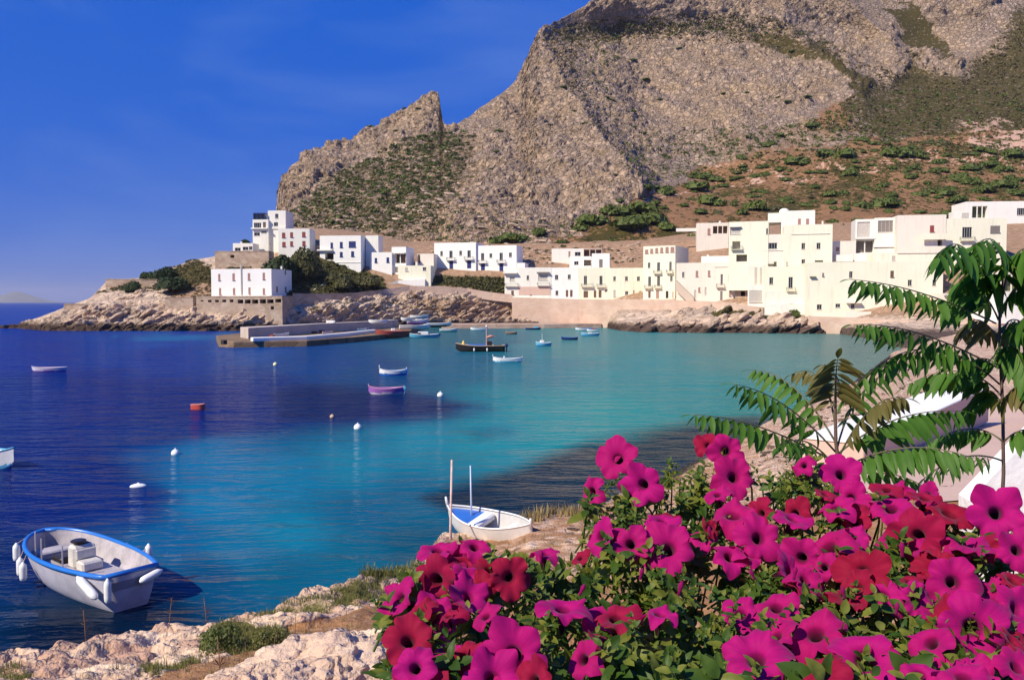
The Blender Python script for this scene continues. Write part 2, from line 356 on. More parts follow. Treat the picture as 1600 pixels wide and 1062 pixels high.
def spur(line, left, right, wl, wr, fade):
    """a spur edge: line of (x,y); ground falls back to the left by `left` m/px and faster to the right"""
    ly = [q[1] for q in line]; lx = [q[0] for q in line]
    xs_ = np.interp(yy, ly, lx); u = M.PX[front]-xs_
    k = smooth(ly[0]-fade, ly[0]+fade*.4, yy)*smooth(ly[-1]+fade, ly[-1]-fade*.4, yy)
    fl = left*wl*(1-np.exp(-np.maximum(-u, 0)/wl)); fr = right*wr*(1-np.exp(-np.maximum(u, 0)/wr))*np.exp(-np.maximum(u-wr*3, 0)/(wr*6))
    return (fl*np.exp(-np.maximum(-u-2*wl, 0)/(wl*3))+fr)*k
baseD = baseD+spur([(846,44),(862,95),(890,140),(925,190),(958,235),(985,268),(1003,292)], .34, 1.7, 70, 40, 60)-14*smooth(40, 120, yy)*smooth(330, 260, yy)*smooth(680, 800, M.PX[front])*smooth(1010, 960, M.PX[front])
baseD = baseD+spur([(1165,70),(1200,95),(1225,125),(1240,150)], .18, .55, 60, 18, 45)
baseD = baseD+spur([(1225,35),(1262,70),(1310,105),(1345,130),(1352,142)], .3, 1.3, 60, 34, 75)
baseD = baseD+spur([(1290,-40),(1330,0),(1372,40),(1398,68)], .34, 1.3, 45, 24, 80)
baseD = baseD+spur([(1400,60),(1440,75),(1490,98),(1502,106)], .25, .9, 40, 20, 50)
baseD = baseD+spur([(640,180),(600,225),(560,260),(500,300),(470,330)][::1], .0, .0, 40, 20, 30)
M.D[front] = baseD
M.D[~front] = baseD[-1][None]+(M.T[~front]-1)[:, None]*260
M.wld()
# zones on the mountain, by pixel region of the photograph
mx = M.PX+fbm(np.stack([M.PX*.02, M.PY*.03, 0*M.PX], -1), 6, 0, .7)*60; my = M.PY+fbm(np.stack([M.PX*.02+9, M.PY*.05, 0*M.PX], -1), 6, 0, .7)*30
def zone(poly, soft, x=None, y=None): return smooth(soft, -soft, sdist(poly, mx if x is None else x, my if y is None else y))
rockz = np.maximum.reduce([zone([(720,300),(745,240),(755,200),(800,130),(840,30),(880,60),(960,60),(1100,40),(1240,60),(1340,120),(1352,140),(1290,165),(1180,195),(1060,215),(990,240),(1010,290),(900,345),(820,352),(700,350)], 14),
    zone([(1180,-150),(1270,-20),(1330,10),(1400,70),(1430,120),(1300,90),(1150,20),(930,10),(900,-150)], 12), zone([(1420,80),(1500,102),(1490,110),(1430,95)], 6), zone([(1420,-20),(1560,-20),(1530,28),(1470,25)], 9),
    zone([(400,350),(430,330),(440,270),(470,240),(600,180),(690,145),(697,200),(640,218),(560,240),(500,285),(450,330)], 6)])
scree = np.maximum(zone([(430,350),(520,280),(640,220),(700,200),(760,165),(745,260),(700,350),(900,350),(900,420),(400,420)], 15), zone([(960,215),(1200,195),(1350,160),(1330,210),(1180,240),(1010,260)], 12))
soil = .3*zone([(1400,60),(1560,40),(1750,-100),(1750,250),(1380,215),(1280,190)], 25)+zone([(880,380),(1000,300),(1180,240),(1400,210),(1750,200),(1750,420),(880,420)], 15)
scrub = np.maximum.reduce([zone([(1400,60),(1500,110),(1560,40),(1750,-100),(1750,250),(1500,215),(1380,215),(1280,190),(1400,150)], 30)*.66,
    zone([(850,45),(960,30),(1150,20),(1260,45),(1340,90),(1250,60),(1120,75),(1000,60),(900,80),(880,130),(960,225),(1000,280),(985,285),(920,195),(870,110)], 14)*.56,
    zone([(450,335),(520,262),(640,210),(690,200),(750,180),(742,250),(715,300),(700,340),(620,372),(460,372)], 26)*.52, zone([(1330,110),(1420,130),(1500,150),(1450,210),(1330,180)], 12)*.6])
rockz = rockz*(1-.8*(scrub > .6))
earthz = np.clip(.5*zone([(760,330),(760,230),(830,190),(900,200),(960,280),(900,340)], 30)+soil+scree*.42-rockz*.8, 0, 1); grass_shade = np.clip(scrub-.15*rockz, 0, 1)
bare = np.maximum(zone([(1500,185),(1570,178),(1560,200),(1530,205)], 4), zone([(1510,215),(1560,205),(1640,205),(1640,228),(1560,232)], 4)); grass_shade *= 1-bare
pn = fbm(np.stack([M.PX*.012, M.PY*.03, 0*M.PX], -1), 5, 77, .6)
grass_shade = np.maximum(grass_shade, np.clip(soil, 0, 1)*np.clip(.40+pn*.8, 0, .85)*(1-rockz)*(1-bare)*smooth(150, 230, M.PX*.0+M.PY))
rnd_line = lambda pl, w: smooth(w, w*.4, np.min([np.hypot(np.maximum(0, np.maximum(x0-mx, mx-x1))*.3, my-(y0+(y1-y0)*np.clip((mx-x0)/(x1-x0), 0, 1))) for (x0, y0), (x1, y1) in zip(pl[:-1], pl[1:])], axis=0))
grass_shade = np.maximum.reduce([grass_shade, .66*zone([(1150,55),(1255,55),(1340,112),(1425,160),(1385,170),(1290,122),(1235,88)], 9), .68*zone([(1365,10),(1412,66),(1505,108),(1480,62),(1440,0)], 10)]+[.56*rnd_line(l, 3.2) for l in ([(1262,-20),(1300,28),(1345,66)], [(1288,-20),(1330,30),(1372,66)], [(1312,-20),(1350,22),(1392,62)], [(1236,-10),(1270,30),(1315,62)], [(872,100),(925,185),(1000,285)], [(1110,90),(1140,140),(1150,160)], [(1160,85),(1205,130),(1235,158)])])  # scrub in gullies and rib cracks, also painting shade onto the spur flanks
track = np.maximum.reduce([bare, .8*rnd_line([(1000,312),(1100,288),(1250,268),(1420,258),(1600,248)], 3.0), .7*rnd_line([(1120,262),(1300,240),(1420,236)], 2.2), .8*rnd_line([(1380,250),(1500,246),(1620,232)], 2.4), .9*zone([(884,380),(905,352),(925,328),(930,330),(912,356),(893,382)], 2)])
# relief: blocks, ledges, gullies
q = M.V
blk = worley(q*np.array([.16, .16, .22]), 3); blk2 = worley(q*.42, 5)
ra = np.clip(rockz+.45*scree, 0, 1)
gul = 1-np.abs(fbm(np.stack([q[..., 0]*.034+q[..., 2]*.02, q[..., 1]*.006, q[..., 2]*.008], -1), 5, 21, .55))*2.4
cliff = ra*smooth(1000, 1200, M.PX)*smooth(190, 120, M.PY); rib = 1-np.abs(fbm(np.stack([q[..., 0]*.085+q[..., 2]*.055, q[..., 1]*.004, q[..., 2]*.01], -1), 3, 23))*2.2
dep = ra*(np.minimum((blk[1]-blk[0])*3.2, 2.0)*1.25+np.minimum((blk2[1]-blk2[0])*2.5, 1)*1.35)+fbm(q*.035, 5, 2)*(3.5+3.5*ra)+gul*4.2*ra+rib*3.0*cliff+fbm(q*.25, 3, 8)*.7
dep *= smooth(0, .12, (430-M.PY)/ (430-sky_y[None]))
edge = np.ones_like(dep); edge[~front] = 0
offs = dep-2.2
M.V = M.V.copy(); M.V[..., 1] -= offs*.8*edge; M.V[..., 2] += offs*.45*edge
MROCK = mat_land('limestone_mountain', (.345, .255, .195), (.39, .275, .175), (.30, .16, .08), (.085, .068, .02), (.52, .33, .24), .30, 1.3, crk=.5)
M.build('mountain', MROCK, np.stack([earthz, grass_shade*(1-track), track], -1))

# ---- town slope and headland
shore = [(-60,511,262),(28,512,262),(60,516,240),(120,517,237),(200,517,237),(340,517,236),(450,516,240),(560,513,258),(640,512,266),(690,511,272),(780,511,273),(900,510,276),(940,509,275),(963,515,246),(1000,519,226),(1150,520,222),(1290,521,217),(1302,519,222),(1330,524,204),(1380,536,166),(1420,546,143),(1800,560,120)]
def foot(g): return [(x, CAMZ and 472+ (CAMZ+2.2)*FPX/(Y-4), Y-4) for x, y, Y in g]
rocktop = [(-60,512,264),(28,510,263),(60,500,246),(100,488,245),(150,483,244),(258,489,242),(330,492,241),(400,492,242),(450,488,244),(520,482,252),(620,478,268),(700,476,272),(780,484,279),(840,489,280),(900,497,281),(940,502,279),(965,502,249),(1050,498,240),(1100,490,236),(1180,488,232),(1240,492,228),(1290,506,222),(1330,512,212),(1420,520,185),(1800,520,170)]
road = [(-60,512,268),(28,509,266),(60,498,252),(100,485,250),(150,475,249),(258,466,250),(330,466,250),(450,464,252),(470,468,254),(560,460,268),(620,453,274),(660,449,277),(720,451,280),(790,464,283),(860,466.5,281),(940,469,277),(1000,470,268),(1050,470,262),(1100,472,250),(1150,477,241),(1190,481,235),(1260,493,230),(1300,497,224),(1480,500,205),(1800,505,190)]
mid = [(-60,512,272),(28,508,270),(60,496,262),(100,482,262),(140,468,262),(165,452,266),(222,440,270),(300,420,276),(360,404,280),(420,395,284),(480,396,280),(560,418,281),(640,427,282),(680,423,288),(740,425,287),(800,427,284),(900,418,296),(1050,410,292),(1200,400,278),(1300,392,268),(1480,392,250),(1800,392,240)]
crest2 = [(-60,511.5,274),(28,507,272),(60,495,265),(100,480,266),(140,466,268),(165,440,274),(222,434,280),(300,407,290),(350,396,294),(395,381,298),(425,374,300),(440,368,302),(520,372,302),(640,384,310),(800,384,314),(1000,380,314),(1200,366,304),(1480,356,290),(1800,345,285)]
back = [(x, (472+(CAMZ+2)*FPX/(Y+80)) if x < 425 else y-14, (Y+80) if x < 425 else Y+34) for x, y, Y in crest2]
xsT = np.concatenate([np.arange(-60, 1300, 1.7), np.arange(1300, 1790, 3)])
T_ = Land([foot(shore), shore, rocktop, road, mid, crest2, back], xsT, [3, 34, 30, 30, 22, 10])
q = T_.V; band = T_.T[:, None]+0*T_.PX; X_ = T_.PX; Yp = T_.PY
rocky = smooth(.2, 1.0, band)*smooth(3.1, 2.6, band)
town = smooth(2.8, 3.2, band)*smooth(300, 500, X_)
beach = smooth(1270, 1310, X_)*smooth(3.2, 2.9, band)
wallz = smooth(930, 960, X_)*smooth(1060, 1030, X_)*smooth(3.1, 2.9, band)*smooth(1.6, 2.0, band)
ang = R(38); sx = q[..., 0]*cos(ang)+q[..., 2]*2.2*sin(ang); sz = -q[..., 0]*sin(ang)+q[..., 2]*2.2*cos(ang)
st = worley(np.stack([sx*.10, q[..., 1]*.16, sz*.42], -1), 9); st2 = worley(np.stack([sx*.3, q[..., 1]*.4, sz*1.0], -1), 12)
am = rocky*(1-.9*beach)*(1-.85*wallz)
dep = am*(np.minimum((st[1]-st[0])*2.6, 1.6)*1.3+np.minimum((st2[1]-st2[0])*2, 1)*.55-.9+fbm(q*.12, 4, 4)*1.5)+(1-am)*fbm(q*.1, 4, 6)*.8*(1-.8*town)+.5*am*fbm(q*.8, 3, 7)
dep *= smooth(.6, 1.1, band)
T_.V = T_.V.copy(); T_.V[..., 1] -= dep*.75; T_.V[..., 2] += dep*.6
tx = X_+fbm(np.stack([X_*.03, Yp*.05, 0*X_], -1), 3)*16; ty = Yp+fbm(np.stack([X_*.03+9, Yp*.05, 0*X_], -1), 3)*6
def tz(poly, s): return smooth(s, -s, sdist(poly, tx, ty))
tgr = np.maximum.reduce([tz([(130,470),(160,455),(240,450),(330,440),(330,420),(300,410),(215,440),(180,450)], 8)*.95, tz([(410,400),(510,395),(600,430),(600,450),(540,462),(470,462),(430,455)], 6), tz([(664,428),(790,432),(790,460),(720,450),(664,446)], 5)*.8, tz([(560,470),(640,460),(740,460),(700,475),(580,480),(460,490),(460,478)], 6)*.3, tz([(1110,486),(1190,480),(1200,492),(1120,496)], 4)])
tea = np.maximum.reduce([town*.75, tz([(250,440),(340,415),(400,400),(400,440),(330,470),(260,462)], 8)*.9, beach*0, tz([(640,452),(800,470),(930,480),(930,505),(700,500),(640,480)], 10)*.55])
wet = smooth(1.5, .9, T_.V[..., 2])*(1-beach*.7)
TROCK = mat_land('shore_limestone', (.49, .375, .285), (.54, .395, .285), (.40, .25, .155), (.10, .085, .03), (.07, .045, .035), .35, .5, 1.4, wz=2.4)
T_.build('town_slope', TROCK, np.stack([tea, tgr, wet], -1))

# ---- near bank under the camera
E_ = [(-400,1100,8),(-200,1068,8.8),(0,1037,10),(60,1028,10.3),(100,1010,10.8),(200,986,11.6),(260,972,12.2),(300,962,12.6),(350,950,13),(400,940,13.5),(450,925,14.2),(500,906,15),(560,898,16),(600,905,17),(640,884,20),(690,836,25),(720,838,25.2),(750,843,25.5),(800,836,26),(830,815,27),(920,797,30.5),(1000,765,35),(1150,693,45),(1210,655,55),(1330,600,78),(1400,548,130),(1420,543,140),(1500,520,175),(1900,517,190)]
C_ = [(-400,1190,6.5),(0,1130,7.0),(300,1100,7.8),(450,1070,8.6),(600,1010,10),(680,930,15),(750,915,17),(830,890,18),(920,870,19),(1000,850,20),(1150,790,23),(1250,760,25),(1330,745,26),(1400,725,26),(1500,715,26),(1900,690,26)]
B_ = [(-400,1600,3.8),(0,1550,3.9),(600,1450,4.2),(900,1300,4.6),(1200,1230,4.8),(1900,1150,5)]
A_ = [(-400,5600,.6),(1900,5600,.6)]
D_ = [(x, y, Y) for x, y, Y in E_]
mid_ = []
for (x, y, Y) in E_:
    cy = np.interp(x, [c[0] for c in C_], [c[1] for c in C_]); cY = np.interp(x, [c[0] for c in C_], [c[2] for c in C_])
    f = .55 if x < 1200 else .3
    mid_.append((x, (y*f+cy*(1-f))+(9 if x < 620 else 0), cY+(Y-cY)*(f-.12 if x < 1200 else .16)))
F_ = [(x, 472+9.6*FPX/(Y+(2.2 if x < 650 else 3)), Y+(2.2 if x < 650 else 3)) for x, y, Y in E_]
xsN = np.arange(-400, 1900, 4.0)
N = Land([A_, B_, C_, mid_, E_, F_], xsN, [10, 26, 60, 80, 26])
q = N.V; band = N.T[:, None]+0*N.PX; X_ = N.PX; Yp = N.PY
left = smooth(700, 560, X_)
nx = X_+fbm(np.stack([q[..., 0]*1.2, q[..., 1]*1.2, 0*X_], -1), 3)*22; ny = Yp+fbm(np.stack([q[..., 0]*1.2+9, q[..., 1]*1.2, 0*X_], -1), 3)*10
def nz(poly, s): return smooth(s, -s, sdist(poly, nx, ny))
path_l = nz([(640,915),(600,930),(545,946),(520,958),(452,972),(440,1000),(380,1008),(325,1025),(240,1060),(340,1085),(420,1040),(470,1015),(540,1005),(590,1003),(640,1000),(700,930)], 6)
earthN = np.maximum.reduce([path_l, .52*smooth(640, 720, X_)*smooth(4.2, 3.8, band)*smooth(1250, 1150, X_), smooth(2, 1.5, band)*.8])
pathR = nz([(1330,770),(1335,735),(1420,690),(1510,628),(1900,560),(1900,790),(1500,790)], 5)
grassN = np.maximum.reduce([nz([(380,950),(440,932),(520,912),(590,900),(640,890),(600,925),(520,935),(450,950)], 6)*.6, nz([(310,1000),(340,975),(380,968),(450,985),(450,1003),(360,1012)], 6)*.8, nz([(225,1040),(300,1018),(310,1028),(240,1052)], 5)*.7, nz([(560,885),(640,870),(640,905),(580,905)], 6)*.7])
rk = 1-np.clip(earthN+pathR, 0, 1)*.9
r1 = worley(q*np.array([1.0, 1.3, 1.5])+fbm(q*.8, 3, 31)[..., None]*.5, 14); r2 = worley(q*3.3, 15)
rg = 1-np.abs(fbm(q*np.array([.9, 1.2, 1.2]), 6, 33, .58))*2.2; rg2 = 1-np.abs(fbm(q*np.array([3.2, 3.2, 3.2]), 5, 34, .6))*2
rel = rk*left*(np.minimum((r1[1]-r1[0])*2.2, 1)*.05+fbm(q*np.array([.45, .6, .6]), 6, 16, .52)*.42+rg*.11+rg2*.035+np.minimum((r2[1]-r2[0])*2, 1)*.04-.16)+(1-left)*rk*(fbm(q*np.array([.2, .3, .3]), 6, 17, .6)*.42+rg2*.10)+fbm(q*2.2, 4, 18)*.055+(1-rk)*(fbm(q*.4, 3, 19)*.1-.05)
rel *= smooth(.3, 1.4, band)*(1-pathR*.9)
# the pebbly strip along the right shore
N.V = N.V.copy(); N.V[..., 2] += rel; N.V[..., 1] -= rel*.35
wetN = smooth(.75, .25, N.V[..., 2])
NROCK = mat_land('near_limestone', (.56, .37, .26), (.62, .45, .33), (.45, .225, .10), (.16, .15, .055), (.06, .045, .04), 2.2, .06, 3.0, fine=.5, crk=.2)
N.build('bank', NROCK, np.stack([earthN, grassN, wetN*(1-left)], -1))

# ---- island far out on the horizon
def island():
    n = 90; V = []; F = []
    prof = [(-40,452),(-10,459),(5,462),(16,457),(26,455),(34,457),(42,461),(52,466),(60,469),(66,473)]
    xs = np.linspace(-160, 66, n); ys = np.interp(xs, [-160]+[p[0] for p in prof], [474]+[p[1] for p in prof])
    ys = ys+vnoise(np.stack([xs*.25, 0*xs, 0*xs], -1))*.7
    D = 16500
    for dd, hf in ((-900, -.15), (-450, .45), (0, 1), (600, .5), (1300, -.1)):
        for x, y in zip(xs, ys):
            p = P(x, y, D); V.append((p.x, D+dd, max(p.z, 3)*hf-2))
    me = npmesh('island', V, grid_faces(5, n), paint((.16, .15, .12), .9, .3, .002, obj=False)); return tag(link('island', me), kind='structure')
island()

# ------------------------------------------------------------------ air
def haze():
    m = MB().box(-19000, -60, -4, 19000, 21000, 330)
    t = NT('air'); pv = t.n('VolumePrincipled', {'Color': (.88, .88, .94), 'Density': HAZE, 'Anisotropy': .2})
    t.t.links.new(pv.outputs[0], t.o.inputs['Volume']); o = m.build('haze', t.mat); return tag(o, kind='stuff')
HAZE = 0.000052
haze()
# ------------------------------------------------------------------ buildings
CV = Vector((0, 0, CAMZ))
Z1 = (0, 310, 3.9925); Z2 = (300, 310, 5.0); Z3 = (560, 340, 5.31); Z4 = (780, 340, 5.31); Z5 = (1000, 310, 5.31); Z6 = (1250, 300, 4.557); Z0 = (0, 0, 1.0)
KM = {'g': GLASS, 'b': BLUE, 'r': RED, 't': TEAL, 'k': DARK, 'n': BROWN, 'y': GREYP, 'l': LILAC, 'f': FRAME, 'p': ROSE, 'o': OLIVE}
def win_part(par, u0, u1, v0, v1, y, kind, mat, side=1):
    """one window, shutter or door set in its opening; y is the depth of its face"""
    w, h = u1-u0, v1-v0; fr = min(.09, w*.12); nm = {'w': 'window', 's': 'shutter', 'd': 'door'}[kind]
    m = MB()
    m.box(u0, y-.05, v0, u0+fr, y+.05, v1); m.box(u1-fr, y-.05, v0, u1, y+.05, v1)
    m.box(u0+fr, y-.05, v1-fr, u1-fr, y+.05, v1)
    if kind != 'd': m.box(u0-.08, y-.34, v0-.10, u1+.08, y+.02, v0-.002)
    if kind != 'd': m.box(u0+fr, y-.05, v0, u1-fr, y+.05, v0+fr)
    if w > .5: m.box((u0+u1)/2-.035, y-.06, v0+fr, (u0+u1)/2+.035, y+.04, v1-fr)
    if w > 2.2:
        for k in (.25, .75): m.box(u0+w*k-.04, y-.06, v0+fr, u0+w*k+.04, y+.04, v1-fr)
    o = m.build(nm, FRAME if kind == 'w' else mat, par)
    if kind == 'w':
        MB().box(u0+fr, y+.01, v0+fr, u1-fr, y+.03, v1-fr).build('pane', mat, o)
    else:
        q = MB(); n = 7 if kind == 's' else 3
        for s in range(2 if w > .7 else 1):
            a = u0+fr+.01+s*(w/2-fr*.5); b = (a+w/2-fr-.05) if w > .7 else u1-fr-.01
            for k in range(n): q.box(a, y-.03, v0+fr+k*(h-2*fr)/n, b, y+.02-.03*(k % 2), v0+fr+(k+.86)*(h-2*fr)/n)
        q.box(u0+fr, y+.025, v0+.01, u1-fr, y+.04, v1-fr); q.build('panel', mat, o)
    return o
def bld(label, Z, rect, D, a=0, dep=9, mat=None, ops=(), ext=7.0, name='house', cat='house', boxes=(), roof=None, par=True, sides=(), domes=()):
    cx = lambda v: Z[0]+v/Z[2]; cy = lambda v: Z[1]+v/Z[2]
    a = R(a); x0, y0, x1, y1 = rect; o = P(cx(x0), cy(y1), D); u = Vector((cos(a), -sin(a), 0)); n = Vector((-sin(a), -cos(a), 0))
    def uv(x, y, off=0):
        rx, rz = ray(cx(x), cy(y)); r = Vector((float(rx), 1, float(rz))); t = (n.dot(o-CV)-off)/n.dot(r); p = CV+r*t
        return (p-o).dot(u), p.z-o.z
    Wd = uv(x1, y1)[0]; H = uv(x0, y0)[1]
    e = empty(name, o, -a, label=label, cat=cat); mat = mat or WHITE
    wins = []; bal = []
    for op in ops:
        k, q0, r0, q1, r1 = op[:5]; mk = op[5] if len(op) > 5 else None
        A = uv(q0, r1); B = uv(q1, r0)
        if k == 'b': bal.append((A[0], B[0], A[1], B[1])); continue
        U0, U1, V0, V1 = max(A[0], .12), min(B[0], Wd-.12), max(A[1], .03), min(B[1], H-.15)
        if U1-U0 < .25 or V1-V0 < .25: continue
        wins.append((k, U0, U1, V0, V1, KM[mk] if mk else (GLASS if k == 'w' else BROWN)))
    us = sorted({0, Wd} | {w[i] for w in wins for i in (1, 2)}); vs = sorted({-ext, 0, H} | {w[i] for w in wins for i in (3, 4)})
    m = MB()
    for i in range(len(us)-1):
        for j in range(len(vs)-1):
            c = ((us[i]+us[i+1])/2, (vs[j]+vs[j+1])/2)
            if us[i+1]-us[i] < 1e-5 or vs[j+1]-vs[j] < 1e-5 or any(w[1] < c[0] < w[2] and w[3] < c[1] < w[4] for w in wins): continue
            m.quad((us[i], 0, vs[j]), (us[i+1], 0, vs[j]), (us[i+1], 0, vs[j+1]), (us[i], 0, vs[j+1]))
    for (k, U0, U1, V0, V1, mt) in wins:
        d = {'o': min(2.2, dep*.4), 'w': .28, 's': .14, 'd': .22}[k]
        m.quad((U0, 0, V0), (U0, 0, V1), (U0, d, V1), (U0, d, V0)); m.quad((U1, 0, V1), (U1, 0, V0), (U1, d, V0), (U1, d, V1))
        m.quad((U0, 0, V1), (U1, 0, V1), (U1, d, V1), (U0, d, V1)); m.quad((U1, 0, V0), (U0, 0, V0), (U0, d, V0), (U1, d, V0))
        m.quad((U0, d, V0), (U0, d, V1), (U1, d, V1), (U1, d, V0)) if k != 'o' else None
    pt = .35 if par else 0; pw = .25
    m.quad((Wd, 0, -ext), (Wd, dep, -ext), (Wd, dep, H), (Wd, 0, H)); m.quad((0, dep, -ext), (0, 0, -ext), (0, 0, H), (0, dep, H)); m.quad((Wd, dep, -ext), (0, dep, -ext), (0, dep, H), (Wd, dep, H))
    if par:
        m.quad((0, 0, H), (Wd, 0, H), (Wd-pw, pw, H), (pw, pw, H)); m.quad((Wd, 0, H), (Wd, dep, H), (Wd-pw, dep-pw, H), (Wd-pw, pw, H))
        m.quad((Wd, dep, H), (0, dep, H), (pw, dep-pw, H), (Wd-pw, dep-pw, H)); m.quad((0, dep, H), (0, 0, H), (pw, pw, H), (pw, dep-pw, H))
        for A, B in (((pw, pw), (Wd-pw, pw)), ((Wd-pw, pw), (Wd-pw, dep-pw)), ((Wd-pw, dep-pw), (pw, dep-pw)), ((pw, dep-pw), (pw, pw))):
            m.quad((A[0], A[1], H), (B[0], B[1], H), (B[0], B[1], H-pt), (A[0], A[1], H-pt))
    ob = m.build('wall', mat, e)
    MB().box(pw if par else 0, pw if par else 0, H-pt-.2, Wd-(pw if par else 0), dep-(pw if par else 0), H-pt+(0 if par else .2)).build('roof', roof or (PINKB if par else mat), e)
    for (k, U0, U1, V0, V1, mt) in wins:
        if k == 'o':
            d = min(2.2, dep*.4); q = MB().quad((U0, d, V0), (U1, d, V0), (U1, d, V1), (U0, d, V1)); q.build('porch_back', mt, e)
            if U1-U0 > 3:
                q = MB()
                for s in range(1, int((U1-U0)/2.4)+1):
                    uu = U0+(U1-U0)*s/(int((U1-U0)/2.4)+1); q.box(uu-.14, .03, V0, uu+.14, .3, V1)
                q.build('pillar', mat, e)
        else: win_part(e, U0, U1, V0, V1, {'w': .24, 's': .10, 'd': .17}[k], k, mt)
    for (U0, U1, V0, V1) in bal:
        V0 = max(V0, .1); s = MB().bbox(U0, -.95, V0, U1, .12, V0+.16, .03)
        for k in (U0+.15, U1-.35): s.add([(k, 0, V0-.5), (k, 0, V0), (k, -.6, V0), (k+.2, 0, V0-.5), (k+.2, 0, V0), (k+.2, -.6, V0)], [(0, 1, 2), (3, 5, 4), (0, 2, 5, 3)])
        bo = s.build('balcony', mat, e); q = MB(); t = V0+1.05
        for (p0, p1) in (((U0+.05, -.9), (U1-.05, -.9)), ((U0+.05, -.9), (U0+.05, 0)), ((U1-.05, -.9), (U1-.05, 0))):
            for zz, rr in ((t, .035), (V0+.25, .02)): q.tube([(p0[0], p0[1], zz), (p1[0], p1[1], zz)], rr, 4)
            L = math.hypot(p1[0]-p0[0], p1[1]-p0[1]); nb = max(2, int(L/.16))
            for i in range(nb+1):
                f = i/nb; q.tube([(p0[0]+(p1[0]-p0[0])*f, p0[1]+(p1[1]-p0[1])*f, V0+.16), (p0[0]+(p1[0]-p0[0])*f, p0[1]+(p1[1]-p0[1])*f, t)], .016, 3, False)
        q.build('railing', IRON, bo)
    for bx in boxes:                     # (name, px rect, depth0, depth1, material)
        nm, q0, r0, q1, r1, d0, d1, mt = bx; A = uv(q0, r1, -d0 if d0 < 0 else 0); B = uv(q1, r0, -d0 if d0 < 0 else 0)
        MB().bbox(A[0], d0, A[1], B[0], d1, B[1], .03).build(nm, mt, e)
    for (q0, r0, q1, r1, d0) in domes:
        A = uv(q0, r1); B = uv(q1, r0); rr = (B[0]-A[0])/2
        MB().lathe([(rr, -.1), (rr, .1), (rr*.95, (B[1]-A[1])*.4), (rr*.75, (B[1]-A[1])*.75), (rr*.4, (B[1]-A[1])*.95), (.05, B[1]-A[1])], 14, ((A[0]+B[0])/2, d0, A[1])).build('dome', mat, e, True)
    for (d0, d1, v0, v1, mk) in sides:   # windows on the right-hand wall, in metres along the depth
        q = MB(); q.box(Wd-.1, d0, v0, Wd+.04, d1, v1); wo = q.build('window', FRAME, e); MB().box(Wd+.02, d0+.08, v0+.08, Wd+.06, d1-.08, v1-.08).build('pane', KM[mk], wo)
    return e
# --- on the headland
bld('tall white house with a blue glazed roof terrace on the headland', Z2, (595, 95, 733, 300), 284, 2, 9, WHITE, [('w', 650, 120, 675, 155), ('w', 640, 187, 672, 218)], boxes=[('terrace_wall', 575, 222, 735, 240, -.3, .3, WHITE)])
bld('stepped wing with ribbon windows in front of the tall headland house', Z2, (475, 165, 597, 345), 283, 2, 8, WHITE, [('w', 484, 190, 540, 232), ('d', 555, 185, 577, 232), ('w', 485, 266, 530, 292), ('w', 540, 256, 582, 270)],
    boxes=[('terrace_slab', 472, 232, 600, 242, -.8, .5, WHITE), ('glazed_pergola', 480, 120, 566, 166, .3, 3, GLASS), ('pergola_roof', 477, 112, 570, 121, .1, 3.3, BLUE), ('pergola_post', 477, 121, 482, 166, .1, .4, BLUE), ('pergola_post', 506, 121, 510, 166, .1, .4, BLUE), ('pergola_post', 536, 121, 540, 166, .1, .4, BLUE), ('pergola_post', 564, 121, 569, 166, .1, .4, BLUE)])
bld('white two-storey house with six red shuttered windows', Z2, (675, 236, 920, 406), 279, 0, 8, WHITE, [('s', *q, 'r') for q in ((703, 268, 730, 305), (767, 265, 790, 302), (860, 262, 887, 298), (705, 340, 732, 375), (767, 335, 790, 370), (862, 333, 887, 368))])
bld('low white terrace house above the tan headland wall', Z2, (320, 350, 476, 416), 276, 2, 6, WHITE, [('w', 335, 385, 380, 412), ('w', 397, 378, 440, 405), ('w', 445, 375, 472, 402)], boxes=[('chimney', 360, 335, 372, 352, 2, 2.6, WHITE)])
bld('tan terrace retaining wall below the low headland house', Z2, (180, 416, 600, 492), 273, 3, 5, TAN, [('o', 300, 442, 330, 464, 'k')], name='retaining_wall', cat='wall', par=False)
bld('white house with bright blue windows beside the scrub slope', Z2, (1000, 292, 1320, 528), 280, 7, 10, PUREW, [('s', 1082, 345, 1102, 388, 'b'), ('s', 1155, 340, 1178, 383, 'b'), ('s', 1225, 335, 1280, 380, 'b'), ('s', 1155, 418, 1178, 455, 'b'), ('s', 1243, 413, 1267, 452, 'b'), ('o', 1040, 425, 1106, 480, 'k')], boxes=[('cornice', 1085, 496, 1322, 504, -.15, .1, WHITE), ('terrace_slab', 990, 400, 1108, 412, -.9, .3, WHITE)], sides=[(5, 7.5, .8, 2, 'k')])
bld('narrow white annex wall joined to the blue-windowed house', Z2, (1358, 290, 1456, 470), 283, 6, 6, WHITE)
bld('low white house with two small blue windows', Z3, (95, 288, 278, 458), 281, 8, 7, PUREW, [('s', 135, 335, 156, 372, 'b'), ('s', 233, 330, 256, 370, 'b')])
bld('white cubic house with a shaded first-floor loggia', Z3, (277, 243, 396, 460), 281, 9, 10, PUREW, [('o', 302, 300, 392, 378, 'n'), ('d', 305, 408, 328, 456, 'y')], boxes=[('canopy', 300, 290, 395, 300, -.9, .2, PUREW)])
bld('low white walled forecourt with one small grey window', Z3, (330, 398, 600, 500), 279, 6, 7, CREAM, [('w', 535, 412, 562, 440), ('s', 388, 415, 412, 442, 'f')], boxes=[('chimney', 468, 365, 484, 398, 1, 2, CREAM)])
bld('pale roofless enclosure between the loggia house and the balcony house', Z3, (488, 300, 625, 400), 286, 8, 8, PINKW, [('o', 490, 280, 512, 380, 'p')])
